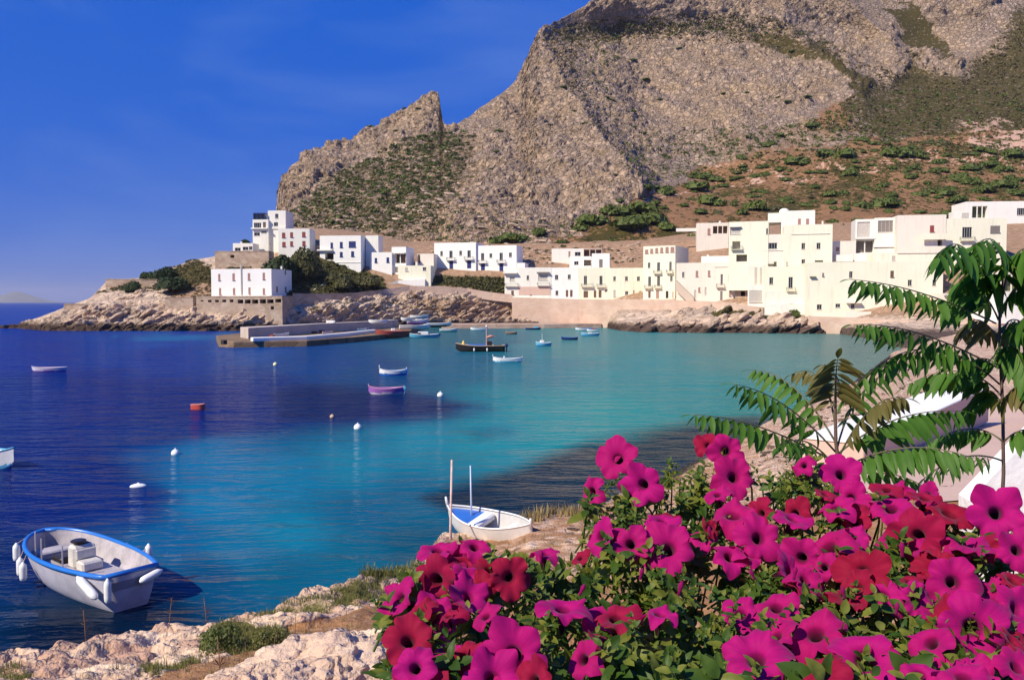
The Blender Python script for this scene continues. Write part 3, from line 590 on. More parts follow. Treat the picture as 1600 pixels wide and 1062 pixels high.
bld('tall white house with two blue doors and iron balconies', Z3, (630, 210, 975, 440), 291, 13, 10, PUREW, [('w', 680, 278, 700, 318), ('w', 755, 275, 781, 335), ('w', 838, 275, 859, 313), ('w', 905, 272, 932, 330), ('d', 755, 358, 786, 428, 'b'), ('d', 902, 355, 936, 422, 'b'), ('b', 733, 340, 803, 357), ('b', 880, 334, 955, 352)])
bld('white house with teal balconies over blue doors', Z3, (975, 233, 1312, 455), 288.5, 13, 10, PUREW, [('w', 1018, 295, 1043, 355), ('w', 1088, 297, 1110, 332), ('w', 1172, 292, 1198, 355), ('w', 1250, 290, 1273, 328), ('d', 1017, 380, 1050, 449, 'b'), ('d', 1170, 378, 1203, 447, 'b'), ('b', 995, 362, 1065, 380), ('b', 1150, 360, 1222, 378)])
bld('little white end room with a lean-to beside the teal balconies', Z4, (148, 375, 212, 470), 285, 10, 8, PUREW)
# --- waterfront row
bld('low white house with an awning window and a rose-coloured base', Z4, (45, 415, 430, 645), 281, 8, 12, WHITE, [('w', 88, 490, 130, 526, 'f'), ('w', 228, 480, 248, 518), ('w', 325, 470, 402, 522, 'f'), ('b', 315, 545, 420, 566), ('b', 48, 552, 158, 572), ('s', 100, 605, 122, 640, 'n'), ('s', 255, 612, 268, 640, 'n')], boxes=[('canopy', 316, 452, 420, 462, -1, .2, GREYP), ('canopy', 40, 455, 155, 466, -1.2, .2, WHITE), ('plinth', 162, 572, 425, 640, -.12, .1, PINKB)])
bld('plain white house with four small windows and twin narrow doors', Z4, (425, 415, 655, 660), 279, 8, 12, PUREW, [('w', 463, 475, 490, 515), ('w', 570, 472, 594, 510), ('w', 467, 605, 491, 645), ('d', 553, 600, 573, 658), ('d', 588, 600, 609, 658)])
bld('cream row house with an arched doorway and two balcony doors', Z4, (655, 415, 918, 668), 277.5, 8, 12, CREAM, [('w', 703, 483, 729, 556), ('w', 832, 483, 858, 558), ('b', 680, 556, 780, 576), ('b', 808, 558, 882, 578), ('d', 700, 608, 738, 664, 'n'), ('d', 785, 605, 806, 664), ('d', 825, 605, 849, 664), ('w', 876, 598, 896, 615), ('s', 645, 603, 660, 660, 'p')])
bld('white roof room with a single tall door above the row houses', Z4, (768, 297, 916, 424), 281, 8, 9, PUREW, [('d', 830, 347, 859, 418, 'y')])
bld('cream row house with three small square windows', Z4, (918, 418, 1198, 678), 275, 8, 12, CREAM, [('w', 947, 488, 968, 525), ('w', 1045, 488, 1068, 525), ('w', 1143, 488, 1168, 525), ('w', 1045, 610, 1071, 640), ('w', 1045, 652, 1071, 674), ('d', 1110, 602, 1123, 676, 'p'), ('d', 1160, 608, 1181, 674, 'f'), ('s', 948, 600, 968, 655, 'f')])
bld('small white upper house with a dark porch behind the row', Z4, (435, 258, 700, 345), 298, 4, 7, WHITE, [('d', 575, 280, 591, 330, 'p'), ('w', 628, 285, 676, 318)])
bld('flat dark-shaded porch beside the small white upper house', Z4, (700, 256, 852, 345), 297, 4, 5, BEIGE, [('o', 702, 264, 848, 335, 'n')], name='porch', cat='porch')
bld('little white box house with one blue-grey window', Z4, (583, 322, 765, 412), 289, 5, 7, PUREW, [('w', 622, 362, 659, 392), ('o', 702, 350, 765, 400, 'y')])
bld('four-storey cream house with a row of rooftop openings', Z5, (25, 398, 290, 836), 267, 26, 16, CREAM, [('s', 42, 425, 69, 455, 'p'), ('s', 85, 418, 109, 452, 'p'), ('s', 127, 412, 151, 450, 'p'), ('s', 168, 408, 193, 448, 'p'), ('s', 211, 403, 239, 447, 'p'), ('s', 253, 402, 286, 445, 'p'),
    ('w', 66, 532, 86, 578), ('w', 142, 530, 166, 604), ('b', 115, 602, 180, 626), ('w', 243, 525, 263, 600), ('b', 220, 600, 276, 622), ('w', 68, 648, 91, 728), ('b', 38, 726, 105, 748), ('w', 142, 645, 166, 726), ('b', 122, 724, 180, 746), ('w', 250, 642, 271, 688), ('d', 68, 768, 89, 826), ('d', 133, 768, 159, 832, 'p'), ('d', 213, 768, 236, 828, 'k'), ('d', 265, 775, 281, 828, 'f')])
bld('pinkish white house with one iron balcony beside the outside stair', Z5, (300, 536, 790, 862), 252, 18, 12, PINKW, [('w', 350, 610, 369, 655), ('s', 462, 600, 484, 648, 'p'), ('s', 563, 598, 584, 645, 'p'), ('w', 668, 628, 688, 714), ('b', 632, 716, 702, 740), ('s', 729, 627, 748, 690, 'f'), ('d', 450, 760, 468, 828, 'f'), ('s', 483, 737, 501, 775, 'p'), ('d', 537, 737, 553, 805, 'f'), ('d', 665, 770, 686, 848, 'y'), ('s', 739, 765, 758, 810, 'p')], boxes=[('cornice', 620, 562, 790, 570, -.2, .1, PINKW)])
bld('white setback storey above the pinkish house', Z5, (508, 480, 745, 560), 258, 18, 10, WHITE, boxes=[('chimney', 552, 465, 568, 486, 1, 1.6, WHITE)])
bld('tan masonry house end with an arched hole', Z5, (790, 545, 894, 862), 246, 18, 11, TAN, [('o', 835, 770, 872, 812, 'k')])  # end wall in a darker tan than the house beside it
bld('white garage block with a wide closed gate', Z5, (894, 716, 1026, 880), 237, 15, 8, WHITE, [('s', 906, 762, 1016, 862, 'f')], name='garage', cat='garage')
bld('tall cream house with bay windows and an open roof terrace', Z5, (735, 196, 1062, 560), 245, 18, 14, CREAM, [('w', 748, 240, 836, 300, 'f'), ('o', 765, 355, 832, 422, 'f'), ('b', 755, 405, 850, 428), ('o', 798, 465, 888, 524, 'y'), ('w', 1047, 248, 1079, 298)], boxes=[('canopy', 745, 232, 840, 242, -.8, .2, WHITE)])
bld('pink-toned recessed house front with a double window', Z5, (1040, 300, 1195, 735), 242, 18, 10, PINKW, [('w', 1048, 368, 1138, 420), ('s', 1110, 525, 1134, 560, 'o')], boxes=[('cornice', 985, 428, 1190, 436, -.2, .2, WHITE), ('canopy', 1062, 545, 1112, 556, -.7, .1, OLIVE)])
bld('narrow pale house front with two tall blind niches', Z5, (894, 556, 1030, 735), 240.5, 18, 8, PINKW, [('s', 950, 575, 975, 712, 'f'), ('s', 993, 575, 1016, 712, 'f')])
bld('white roof tower with paired windows and a dome beside it', Z5, (1170, 105, 1450, 330), 248, 16, 10, WHITE, [('s', 1310, 168, 1336, 218, 'p'), ('s', 1377, 168, 1404, 218, 'p'), ('s', 1207, 225, 1226, 265, 'p')], boxes=[('roof_room', 1062, 118, 1172, 200, .5, 6, WHITE), ('chimney', 1340, 98, 1352, 108, 1, 1.6, WHITE)], domes=[(1155, 74, 1242, 112, 2.5)])
bld('broad cream four-window block with an olive awning', Z5, (1190, 222, 1592, 640), 240, 14, 12, CREAM, [('w', 1340, 370, 1371, 422), ('w', 1465, 368, 1499, 420), ('w', 1340, 505, 1371, 558), ('s', 1213, 525, 1228, 555, 'f'), ('s', 1450, 513, 1520, 536, 'o')], boxes=[('cornice', 1255, 290, 1575, 300, -.2, .1, PINKW), ('chimney', 1512, 185, 1526, 222, 1, 1.6, WHITE)])
bld('lower cream house with one balcony door and a rose ground floor', Z5, (1026, 566, 1384, 966), 234, 14, 12, CREAM, [('w', 1073, 655, 1106, 713), ('w', 1232, 652, 1269, 745), ('b', 1212, 745, 1290, 770), ('s', 1235, 800, 1269, 868, 'f')], boxes=[('plinth', 1030, 765, 1380, 878, -.1, .1, PINKW), ('parapet', 1026, 878, 1386, 966, -2.5, -.1, WHITE)])
bld('long cream waterfront block with a teal door', Z6, (45, 500, 1012, 905), 226, 10, 14, CREAM, [('w', 350, 565, 376, 612), ('w', 345, 680, 376, 730), ('s', 643, 560, 669, 605, 'n'), ('w', 768, 625, 798, 668), ('w', 943, 625, 971, 668), ('w', 120, 800, 156, 837), ('w', 253, 795, 288, 822), ('w', 362, 795, 388, 830), ('d', 517, 842, 544, 908, 't'), ('o', 728, 838, 800, 882, 'k'), ('s', 158, 576, 172, 600, 'y')], boxes=[('canopy', 320, 780, 425, 792, -1.2, .2, PINKW), ('plinth', 430, 842, 1010, 905, -.1, .1, PINKW), ('parapet', 60, 860, 300, 905, -2.5, -2.1, CREAM), ('parapet', 290, 850, 470, 900, -3, -2.4, PINKW), ('stair', 690, 885, 860, 930, -3.2, -.2, PINKW), ('canopy', 66, 602, 110, 610, -.7, .1, OLIVE)])
bld('cream upper storey with two small shutters over the long block', Z6, (520, 436, 985, 520), 229, 10, 10, CREAM, [('w', 768, 502, 796, 520), ('s', 655, 455, 681, 490, 'f')], boxes=[('cornice', 690, 430, 985, 438, -.25, .1, PINKW)])
bld('white modern house with curved curtained veranda and big window', Z6, (528, 185, 692, 440), 243, 16, 12, WHITE, [('w', 555, 202, 664, 286, 'y')], boxes=[('cornice', 520, 385, 700, 395, -.4, .2, WHITE)])
bld('curtained veranda wing with a deep porch below it', Z6, (392, 195, 530, 450), 245, 14, 9, WHITE, [('w', 408, 212, 500, 328, 'f'), ('o', 398, 345, 524, 432, 'y')], boxes=[('terrace_slab', 390, 325, 530, 340, -1, .2, WHITE)])
bld('blank pinkish house end with one dark red window', Z6, (692, 166, 1036, 440), 238, 10, 12, PINKW, [('s', 925, 238, 956, 283, 'r'), ('o', 980, 340, 1014, 385, 'n')], boxes=[('terrace_wall', 845, 305, 1040, 345, -1.5, -1.2, CREAM)])
bld('small walled yard with a pale parapet between cream blocks', Z6, (228, 350, 396, 505), 240, 12, 8, PINKW, [('s', 256, 392, 280, 418, 'p')], boxes=[('parapet', 240, 450, 365, 500, -1.5, -1.2, WHITE), ('parapet', 375, 440, 512, 500, -1.5, -1.2, WHITE)])
bld('cream house with a glazed balcony door and grey roller shutters', Z6, (1030, 190, 1466, 520), 236, 8, 12, CREAM, [('w', 1155, 250, 1226, 326), ('b', 1135, 326, 1242, 350), ('s', 1355, 240, 1426, 290, 'y'), ('s', 1355, 360, 1426, 428, 'y')], boxes=[('roof_room', 1105, 135, 1235, 200, 1, 5, WHITE), ('roof_hatch', 1160, 145, 1210, 188, .9, 1.2, FRAME)])
bld('white hilltop villa with an arched carport opening', Z6, (1178, 70, 1800, 188), 296, 6, 12, PUREW, [('o', 1225, 100, 1335, 184, 'o'), ('w', 1545, 115, 1600, 166), ('w', 1640, 115, 1700, 166)])
bld('grey-doored boathouse with lilac shutters near the beach', Z6, (1015, 720, 1400, 905), 212, 4, 12, PINKW, [('s', 1060, 760, 1130, 895, 'l'), ('s', 1170, 765, 1265, 900, 'l'), ('s', 1290, 760, 1385, 900, 'l')], boxes=[('canopy', 1012, 735, 1400, 748, -1.2, .2, GREYP)], name='boathouse', cat='boathouse')
bld('bright white low house at the far end of the beach', Z6, (1400, 715, 1900, 905), 196, -4, 14, PUREW, [('w', 1500, 760, 1540, 800)])
bld('pale terrace wall over the white low house', Z6, (1420, 560, 1800, 716), 214, 2, 8, PINKW, [('o', 1440, 585, 1640, 705, 'o')], name='terrace', cat='wall')
bld('flat-roofed hillside house with a brown shaded porch', Z5, (470, 205, 735, 330), 297, 10, 8, PINKW, [('o', 605, 228, 726, 292, 'n'), ('s', 560, 250, 585, 300, 'p')], boxes=[('chimney', 655, 185, 672, 210, 1, 1.6, WHITE), ('terrace_wall', 300, 245, 470, 275, .5, 1, WHITE)])
# --- the big block by the headland and its base
bld('large white two-storey block with eight narrow pink windows', Z2, (152, 552, 622, 768), 246, 9, 14, PUREW, [('s', 205, 590, 222, 640, 'p'), ('s', 316, 586, 335, 638, 'p'), ('s', 436, 584, 455, 635, 'p'), ('s', 552, 580, 571, 632, 'p'), ('s', 212, 700, 228, 750, 'p'), ('s', 320, 700, 338, 750, 'p'), ('s', 441, 696, 458, 746, 'p'), ('s', 553, 702, 571, 748, 'p')],
    boxes=[('drainpipe', 387, 520, 392, 766, -.25, .0, FRAME), ('cornice', 285, 756, 620, 764, -.3, .1, WHITE), ('chimney', 680, 528, 692, 552, 1, 1.6, WHITE)], sides=[(3, 4.2, 1.2, 3, 'y'), (9, 10.2, 1.2, 3, 'y'), (9, 10, 6.5, 8.2, 'y')], roof=BROWN)
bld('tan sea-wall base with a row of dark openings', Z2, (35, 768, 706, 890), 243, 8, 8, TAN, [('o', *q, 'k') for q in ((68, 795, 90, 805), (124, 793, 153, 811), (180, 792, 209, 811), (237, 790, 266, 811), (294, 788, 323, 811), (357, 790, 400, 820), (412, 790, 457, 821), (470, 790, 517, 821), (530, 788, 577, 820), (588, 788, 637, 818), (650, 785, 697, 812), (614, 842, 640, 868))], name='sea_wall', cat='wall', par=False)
bld('blank tan wall with a buttress by the sea-wall base', Z1, (1030, 620, 1205, 712), 244, 2, 6, TAN, name='retaining_wall', cat='wall', par=False)
bld('long ruined tan wall on the low headland crest', Z1, (660, 506, 895, 590), 268, 2, 2.5, TAN, name='ruined_wall', cat='wall', par=False)
bld('pale block wall beside the dark headland trees', Z1, (880, 508, 1000, 605), 262, 0, 2.5, TAN, name='ruined_wall', cat='wall', par=False)
bld('low tan wall over the headland rocks with a dark slot', Z1, (398, 660, 560, 700), 249, -3, 1.5, TAN, name='boundary_wall', cat='wall', par=False)
bld('low tan wall running on from the dark slot', Z1, (574, 668, 850, 716), 247, 2, 1.5, TAN, name='boundary_wall', cat='wall', par=False)

def polywall(label, pts, mat, th=.4, name='low_wall', cat='wall', deep=2.0):
    """wall through (x, ytop, ybottom, Y) points"""
    m = MB(); A = [P(x, yt, Y) for x, yt, yb, Y in pts]; B = [P(x, yb, Y) for x, yt, yb, Y in pts]; o = B[0].copy(); n = len(A); vs = []
    for k in range(n):
        t = (A[min(k+1, n-1)]-A[max(k-1, 0)]); t.z = 0; t.normalize(); nn = Vector((-t.y, t.x, 0)); nn = nn if nn.y > 0 else -nn
        b = B[k]-Vector((0, 0, deep)); vs += [b-o, A[k]-o, A[k]+nn*th-o, b+nn*th-o]
    fs = [(0, 1, 2, 3), (n*4-4, n*4-1, n*4-2, n*4-3)]
    for k in range(n-1):
        i = k*4
        for a, b in ((0, 1), (1, 2), (2, 3), (3, 0)): fs.append((i+a, i+4+a, i+4+b, i+b))
    m.add(vs, fs); ob = m.build(name, mat); ob.location = o; return tag(ob, label, cat)
polywall('tan roadside wall behind the big white block', [(458, 458, 470, 250), (500, 459, 470, 256), (560, 457, 464, 265), (600, 452, 458, 271)], TAN)
polywall('thin pale parapet along the curving hillside path', [(600, 452, 457, 271), (640, 446.5, 451, 275), (690, 447, 451, 277), (730, 450.5, 454, 279), (770, 457, 460, 279), (800, 460, 463, 278)], PINKSTONE, .5, 'parapet')
polywall('white stepped ramp climbing to the loggia house', [(578, 453, 457, 273), (600, 447, 451, 275), (622, 438, 443, 277), (664, 436, 441, 277)], PUREW, 3, 'stair_ramp', 'ramp')
polywall('white painted steps below the dark thicket', [(483, 457, 459, 259), (500, 447, 450, 264), (516, 438, 441, 269)], PINKW, 2, 'stair_ramp', 'ramp')
polywall('tall pink retaining wall holding the waterfront road', [(800, 464.5, 470, 277.5), (860, 466, 474, 275), (905, 467.5, 482, 272), (944, 468, 504, 267), (990, 468, 505, 259), (1030, 468, 505, 253), (1060, 469, 502, 250), (1100, 471, 492, 244), (1150, 475.5, 490, 237), (1192, 481, 496, 232)], PINKSTONE, 9, 'retaining_wall', 'wall', 9)
polywall('beach-side ledge of pale stone before the long block', [(1262, 494, 510, 220), (1330, 497, 512, 214), (1400, 500, 512, 208), (1480, 503, 514, 200), (1560, 506, 520, 190)], PINKSTONE, 8, 'quay_ledge', 'ledge')

# ------------------------------------------------------------------ pier and quay
def slab(label, poly, z0, z1, mat, name, cat, kind=None):
    o = Vector((poly[0][0], poly[0][1], 0)); m = MB().prism([(x-o.x, y-o.y) for x, y in poly], z0, z1); ob = m.build(name, mat); ob.location = o
    bv = ob.modifiers.new('b', 'BEVEL'); bv.width = .12; bv.segments = 2
    return tag(ob, label, cat)
def g(x, y, z): p = PZ(x, y, z); return (p.x, p.y)
PIERM = masonry((.24, .165, .105), (.18, .12, .075), .5)
pl = [g(342, 542, 0), g(365, 543, 0), g(480, 541, 0), g(560, 534, 0), g(637, 526, 0), g(650, 517, 0), (-26, 262), (-58, 262), g(338, 532, 0)]
slab('low brown stone pier running out from the rocky shore', pl, -2.5, 1.05, PIERM, 'pier', 'pier')
wl = [g(388, 529.5, 1.05), g(500, 520, 1.05), g(586, 514.5, 1.05), g(622, 511, 1.05)]
wb = [(x-2.2, y+1.0) for x, y in wl]; wb[0] = g(375.5, 527.5, 1.05)
slab('long grey concrete breakwater wall on the pier', wl+wb[::-1], 1.0, 3.15, CONC, 'breakwater_wall', 'wall')
kb = [g(395, 533.5, 1.05), g(480, 531, 1.05), g(540, 525.5, 1.05), g(588, 519.5, 1.05)]
slab('white painted kerb along the edge of the pier', kb+[(x-.9, y+1.6) for x, y in kb][::-1], 1.02, 1.75, PUREW, 'kerb', 'kerb')
ql = [g(690, 513.2, 0), g(760, 513, 0), g(850, 512.8, 0), g(940, 512, 0)]
slab('long pale quay below the terraced rocks', ql+[(x, y+11) for x, y in ql][::-1], -2, 1.35, masonry((.50, .37, .29), (.40, .26, .2), .3), 'quay', 'quay')
def crate(label, x, y, z, w, h, d, mat, name='crate', cat='crate', rz=0):
    p = PZ(x, y, z); m = MB().bbox(-w/2, -d/2, 0, w/2, d/2, h, .04)
    for s in (-1, 1): m.box(s*w*.3-.05, -d/2-.03, 0, s*w*.3+.05, d/2+.03, h+.03)
    o = m.build(name, mat); o.location = p; o.rotation_euler = (0, 0, rz); return tag(o, label, cat)
crate('wide white store box against the breakwater wall', 447, 523.5, 1.05, 2.6, 1.0, 1.2, PUREW, 'store_box', 'box')
crate('white cold box by the middle of the breakwater', 513, 518.5, 1.05, .7, 1.1, .8, PUREW, 'store_box', 'box')
crate('cream store box near the red barge', 543, 516.5, 1.05, 1.8, 1.2, 1.2, WHITE, 'store_box', 'box')
crate('white cabinet next to the cream store box', 555, 515.8, 1.05, .9, 1.5, .9, PUREW, 'store_box', 'box')
crate('small dark drum beside the concrete wall', 467, 522, 1.05, .7, .7, .7, BROWN, 'fish_crate', 'crate')
crate('dark red crate beside the white cold box', 503, 520, 1.05, 1.2, .6, .9, RED, 'fish_crate', 'crate')
crate('rust-red fish crate on the white kerb end', 425, 530, 1.05, .8, .9, .8, RED, 'fish_crate', 'crate')
crate('low brown crate in the middle of the pier', 490, 521, 1.05, 1.6, .5, .9, BROWN, 'fish_crate', 'crate')
crate('white box lying on top of the breakwater', 517, 504.5, 3.15, 2.0, .6, 1, PUREW, 'store_box', 'box')
crate('tall white box beyond the breakwater end', 586, 505.5, 1.3, 2.4, 1.6, 1.2, PUREW, 'store_box', 'box')

for k, (x, y, w, h, mt, lb) in enumerate([(460, 523, .8, .8, DARK, 'dark bin next to the wide white store box'), (478, 521.5, 1.0, .9, TAN, 'tan sack pile against the breakwater'), (524, 518.2, 1.0, .5, RED, 'flat red crate past the white cold box'), (532, 517.6, .8, .9, BROWN, 'brown drum near the cream store box'), (563, 515.6, .9, .8, ROSE, 'rose-coloured crate beside the white cabinet'), (572, 515.2, 1.3, .6, PUREW, 'low white box close to the red barge'), (497, 527, 1.4, .4, RED, 'red net tray lying by the kerb'), (408, 529, .9, .35, BROWN, 'brown rope coil box at the pier head'), (350, 538, .7, .7, DARK, 'dark bollard block at the tip of the pier')]):
    crate(lb, x, y, 1.05, w, h, .8, mt, 'fish_crate', 'crate', rnd.uniform(-.5, .5))

polywall('brown outside stair slanting down the pinkish house front', [(1056, 438, 443, 251), (1070, 452, 457, 249.5), (1084, 465, 470, 248)], BEIGE, 1.0, 'outside_stair', 'stair')
# ------------------------------------------------------------------ hillside shrubs, trees, boulders
def mat_leaf(name, c1, c2, tr=.25, sc=.6, rough=.6, attrn=None):
    t = NT(name); oi = t.n('ObjectInfo').outputs['Random']; n = t.noise(t.pos(), sc, 3)
    k = t.mix(t.ramp(n, [(.35, 0.), (.65, 1.)]), c1, c2); k = t.mix(t.math('MULTIPLY', oi, .35), k, tuple(x*.65 for x in c1))
    d = t.n('BsdfPrincipled', {'Base Color': k, 'Roughness': rough, 'Specular IOR Level': .25}); tl = t.n('BsdfTranslucent', {'Color': t.mix(1, k, (1.2, 1.5, .6), 'MULTIPLY')})
    m = t.n('MixShader', {0: tr, 1: d.outputs[0], 2: tl.outputs[0]}); t.t.links.new(m.outputs[0], t.o.inputs[0]); return t.mat
SHRUB = mat_leaf('shrub_leaf', (.075, .11, .02), (.115, .135, .028), .12); DRY = mat_leaf('dry_scrub', (.10, .085, .03), (.15, .115, .045), .12)
DKTREE = mat_leaf('evergreen_leaf', (.022, .042, .014), (.045, .065, .018), .12); OLV = mat_leaf('olive_scrub', (.085, .085, .03), (.12, .11, .04), .12); BARK = paint((.12, .085, .06), .9, .4, 8, .4)
def clump(r, n, leaf, flat=.65, seed=0, core=True):
    """dome of leaf faces: arrays V,F. r: radius in x,y ; height r*flat"""
    g = np.random.default_rng(seed); V = []; F = []
    lob = [(g.uniform(-.45, .45), g.uniform(-.45, .45), g.uniform(0, .35), g.uniform(.4, .7)) for _ in range(6)]
    for i in range(n):
        lx, ly, lz, lr = lob[i % 6]; d = g.normal(size=3); d /= np.linalg.norm(d); d[2] = abs(d[2])*1.0-.12
        c = np.array([lx, ly, lz])+d*lr*g.uniform(.75, 1.08); c = c*r; c[2] = max(c[2]*flat, .02*r)
        nrm = d+g.normal(size=3)*.55; nrm /= np.linalg.norm(nrm); a = np.cross(nrm, g.normal(size=3)); a /= np.linalg.norm(a); b = np.cross(nrm, a)
        s = leaf*g.uniform(.6, 1.3); o = len(V)
        V += [c-a*s, c-b*s*.6+nrm*s*.15, c+a*s, c+b*s*.6+nrm*s*.15]; F.append((o, o+1, o+2, o+3))
    if core:
        for lx, ly, lz, lr in lob:
            o = len(V); k = 7
            for ring, (rr, zz) in enumerate(((.95, -.15), (.8, .45), (.4, .8))):
                for j in range(k): a = 2*pi*j/k+ring; V.append(np.array([(lx+lr*.84*rr*cos(a))*r, (ly+lr*.84*rr*sin(a))*r, (lz+lr*.84*zz)*r*flat]))
            for ring in (0, 1):
                for j in range(k): F.append((o+ring*k+j, o+ring*k+(j+1) % k, o+(ring+1)*k+(j+1) % k, o+(ring+1)*k+j))
            F.append((o+2*k, o+2*k+2, o+2*k+4, o+2*k+6))
    return np.array(V), np.array(F)
SM = [npmesh('shrub', *clump(1, 230, .13, .62, 40+k), SHRUB, False) for k in range(4)]
SMO = [npmesh('shrub', *clump(1, 230, .13, .6, 50+k), OLV, False) for k in range(3)]
def place(name, me, p, s, sz=None, par=None, rz=None, **k):
    o = bpy.data.objects.new(name, me); COL.objects.link(o); o.location = p; o.scale = (s, s, sz if sz else s); o.rotation_euler = (0, 0, rnd.uniform(0, 6.28) if rz is None else rz)
    if par: o.parent = par
    return tag(o, **k)
def SHL(x, y, w):
    z = 'high up under the grey scree' if y < 245 else 'at the foot of the limestone spur' if x < 1060 else 'above the four-storey cream house' if x < 1190 else 'above the broad cream block' if x < 1320 else 'above the curtained veranda house' if x < 1480 else 'beside the hilltop villa'
    return dict(label=('broad spreading' if w > 29 else 'mid-sized rounded' if w > 17 else 'small domed')+' green shrub on the red-brown hillside '+z, cat='shrub', group='shrubs dotted over the hillside')
hand = [(1105,275,30),(1085,290,38),(1040,300,30),(1008,298,22),(1000,325,45),(960,330,40),(925,345,40),(905,350,30),(800,372,40),(775,375,30),(842,362,26),(880,378,16),(1020,345,45),(985,352,50),(1040,352,30),(1090,372,40),(1125,378,26),(1110,318,40),(1095,332,20),(1180,325,38),(1160,332,20),(1135,300,14),(1150,276,18),(1220,205,14),(1205,225,20),(1270,195,20),(1330,270,24),(1275,290,18),(1300,300,22),(1385,318,36),(1350,320,24),(1325,318,12),(1455,298,20),(1440,302,20),(1260,318,16),(1297,318,18),(1425,275,22),(1395,305,20),(1355,292,16),(1380,288,20),(1245,252,36),(1220,262,20),(1500,275,24),(1520,260,30),(1570,262,22),(1480,300,30),(1500,310,30),(1540,297,34),(1570,290,34),(1590,300,30),(1520,285,26),(1430,262,20),(1470,262,16),(1320,245,30),(1290,240,30),(1400,243,40),(1440,243,20),(1480,240,14),(1186,313,14),(1205,350,10),(1550,255,26),(1585,240,30),(1490,330,26),(1466,335,24),(1300,345,20),(1345,345,22),(1330,360,26)]
for x, y, w in hand:
    p = M.at(x, y, 1.0); s = w/FPX*p.y*.70; place('shrub', rnd.choice(SM), p-Vector((0, 0, s*.12)), s, s*rnd.uniform(1.0, 1.35), **SHL(x, y, w))
def scatter_px(poly, n, seed):
    g = random.Random(seed); xs = [q[0] for q in poly]; ys = [q[1] for q in poly]; r = []
    while len(r) < n:
        c = [(g.uniform(min(xs), max(xs)), g.uniform(min(ys), max(ys))) for _ in range(400)]
        d = sdist(poly, [a for a, b in c], [b for a, b in c]); r += [c[i] for i in range(400) if d[i] < 0]
    return r[:n]
for (x, y) in scatter_px([(960,315),(1010,290),(1180,235),(1380,215),(1600,225),(1600,330),(1500,330),(1300,330),(1180,345),(1060,350),(980,350)], 150, 3):
    p = M.at(x, y, 1.0); w = rnd.uniform(9, 20); s = w/FPX*p.y*.66; place('shrub', rnd.choice(SM+SMO[:1]), p-Vector((0, 0, s*.12)), s, s*rnd.uniform(.95, 1.3), **SHL(x, y, w))
def SHL2(x, y):
    z = 'the horn-shaped crag' if x < 700 else 'the flank of the big limestone spur' if x < 930 else 'the crag face behind the spur' if y < 175 else 'the scree at the foot of the crag face'
    return dict(label='small dark shrub clinging to '+z, cat='shrub', group='shrubs on the limestone crags')
for (x, y) in [(838,155),(880,140),(898,175),(915,190),(925,195),(860,200),(810,197),(780,210),(770,268),(775,242),(806,350),(860,260),(975,270),(960,280),(945,160),(955,162),(1040,165),(985,182),(1000,187),(1005,215),(1030,160),(990,205),(1130,152),(1165,150),(1190,162),(1215,155),(1230,160),(1260,158),(1237,82),(1233,92),(1010,120),(1060,78),(1215,72),(990,92),(735,300),(756,325),(710,298),(590,213),(618,205),(483,282),(497,283),(580,190),(632,172),(655,178),(660,250)]:
    p = M.at(x, y, 1.0); w = rnd.uniform(7, 14); s = w/FPX*p.y*.6; place('shrub', rnd.choice(SM), p-Vector((0, 0, s*.1)), s, s*.8, **SHL2(x, y))
for x, y, w in [(1010,372,16),(960,372,18),(930,378,14),(1170,352,14),(1300,372,20),(1345,372,12)]:
    p = M.at(x, y, 1.0); s = w/FPX*p.y*.7; place('shrub', rnd.choice(SM), p, s, s*.8, **SHL(x, y, w))
# scrub that nobody could count: one object
def scrub(name, spots, mat, size, leafn=16, seed=5, land=None, tmax=None):
    base = [clump(1, leafn, .34, .6, seed+k, False) for k in range(5)]; VV = []; FF = []; o = 0; g = random.Random(seed)
    for (x, y) in spots:
        p = land.at(x, y, tmax); s = g.uniform(*size)/FPX*p.y; V, F = base[g.randrange(5)]; a = g.uniform(0, 6.28); c_, s_ = cos(a), sin(a)
        Rm = np.array([[c_, -s_, 0], [s_, c_, 0], [0, 0, 1]]); VV.append(V@Rm.T*s+np.array(p)-np.array([0, 0, s*.1])); FF.append(F+o); o += len(V)
    me = npmesh(name, np.concatenate(VV), np.concatenate(FF), mat, False); return tag(link(name, me), kind='stuff')
scrub('scrub', scatter_px([(455,335),(520,270),(640,215),(700,205),(745,195),(735,250),(690,320),(700,362),(600,372),(520,372),(455,355)], 1000, 8), OLV, (2.5, 7), 18, 60, M, 1.0)
scrub('scrub', scatter_px([(455,335),(520,270),(640,215),(690,205),(735,200),(720,260),(690,310),(640,345),(520,352)], 450, 28), SHRUB, (3, 8.5), 18, 61, M, 1.0)
scrub('scrub', scatter_px([(1385,110),(1500,125),(1560,60),(1600,30),(1640,30),(1640,260),(1500,240),(1390,235),(1250,200),(1330,150)], 1500, 9), DRY, (2.5, 6), 14, 62, M, 1.0)
scrub('scrub', scatter_px([(1330,150),(1450,130),(1620,150),(1620,330),(1480,330),(1300,260),(1150,250),(1060,240),(1230,200)], 900, 10), SHRUB, (2.5, 7), 16, 63, M, 1.0)
scrub('scrub', scatter_px([(850,50),(960,25),(1160,20),(1260,45),(1340,90),(1430,130),(1380,140),(1250,65),(1120,75),(1000,62),(900,85),(900,130),(1000,285),(960,240),(880,130)], 900, 11), DRY, (2, 5.5), 14, 64, M, 1.0)
scrub('scrub', scatter_px([(860,55),(960,35),(1160,30),(1260,50),(1340,95),(1250,60),(1120,60),(1000,62),(940,130),(1000,270),(900,130)], 350, 12), SHRUB, (2, 5), 14, 65, M, 1.0)
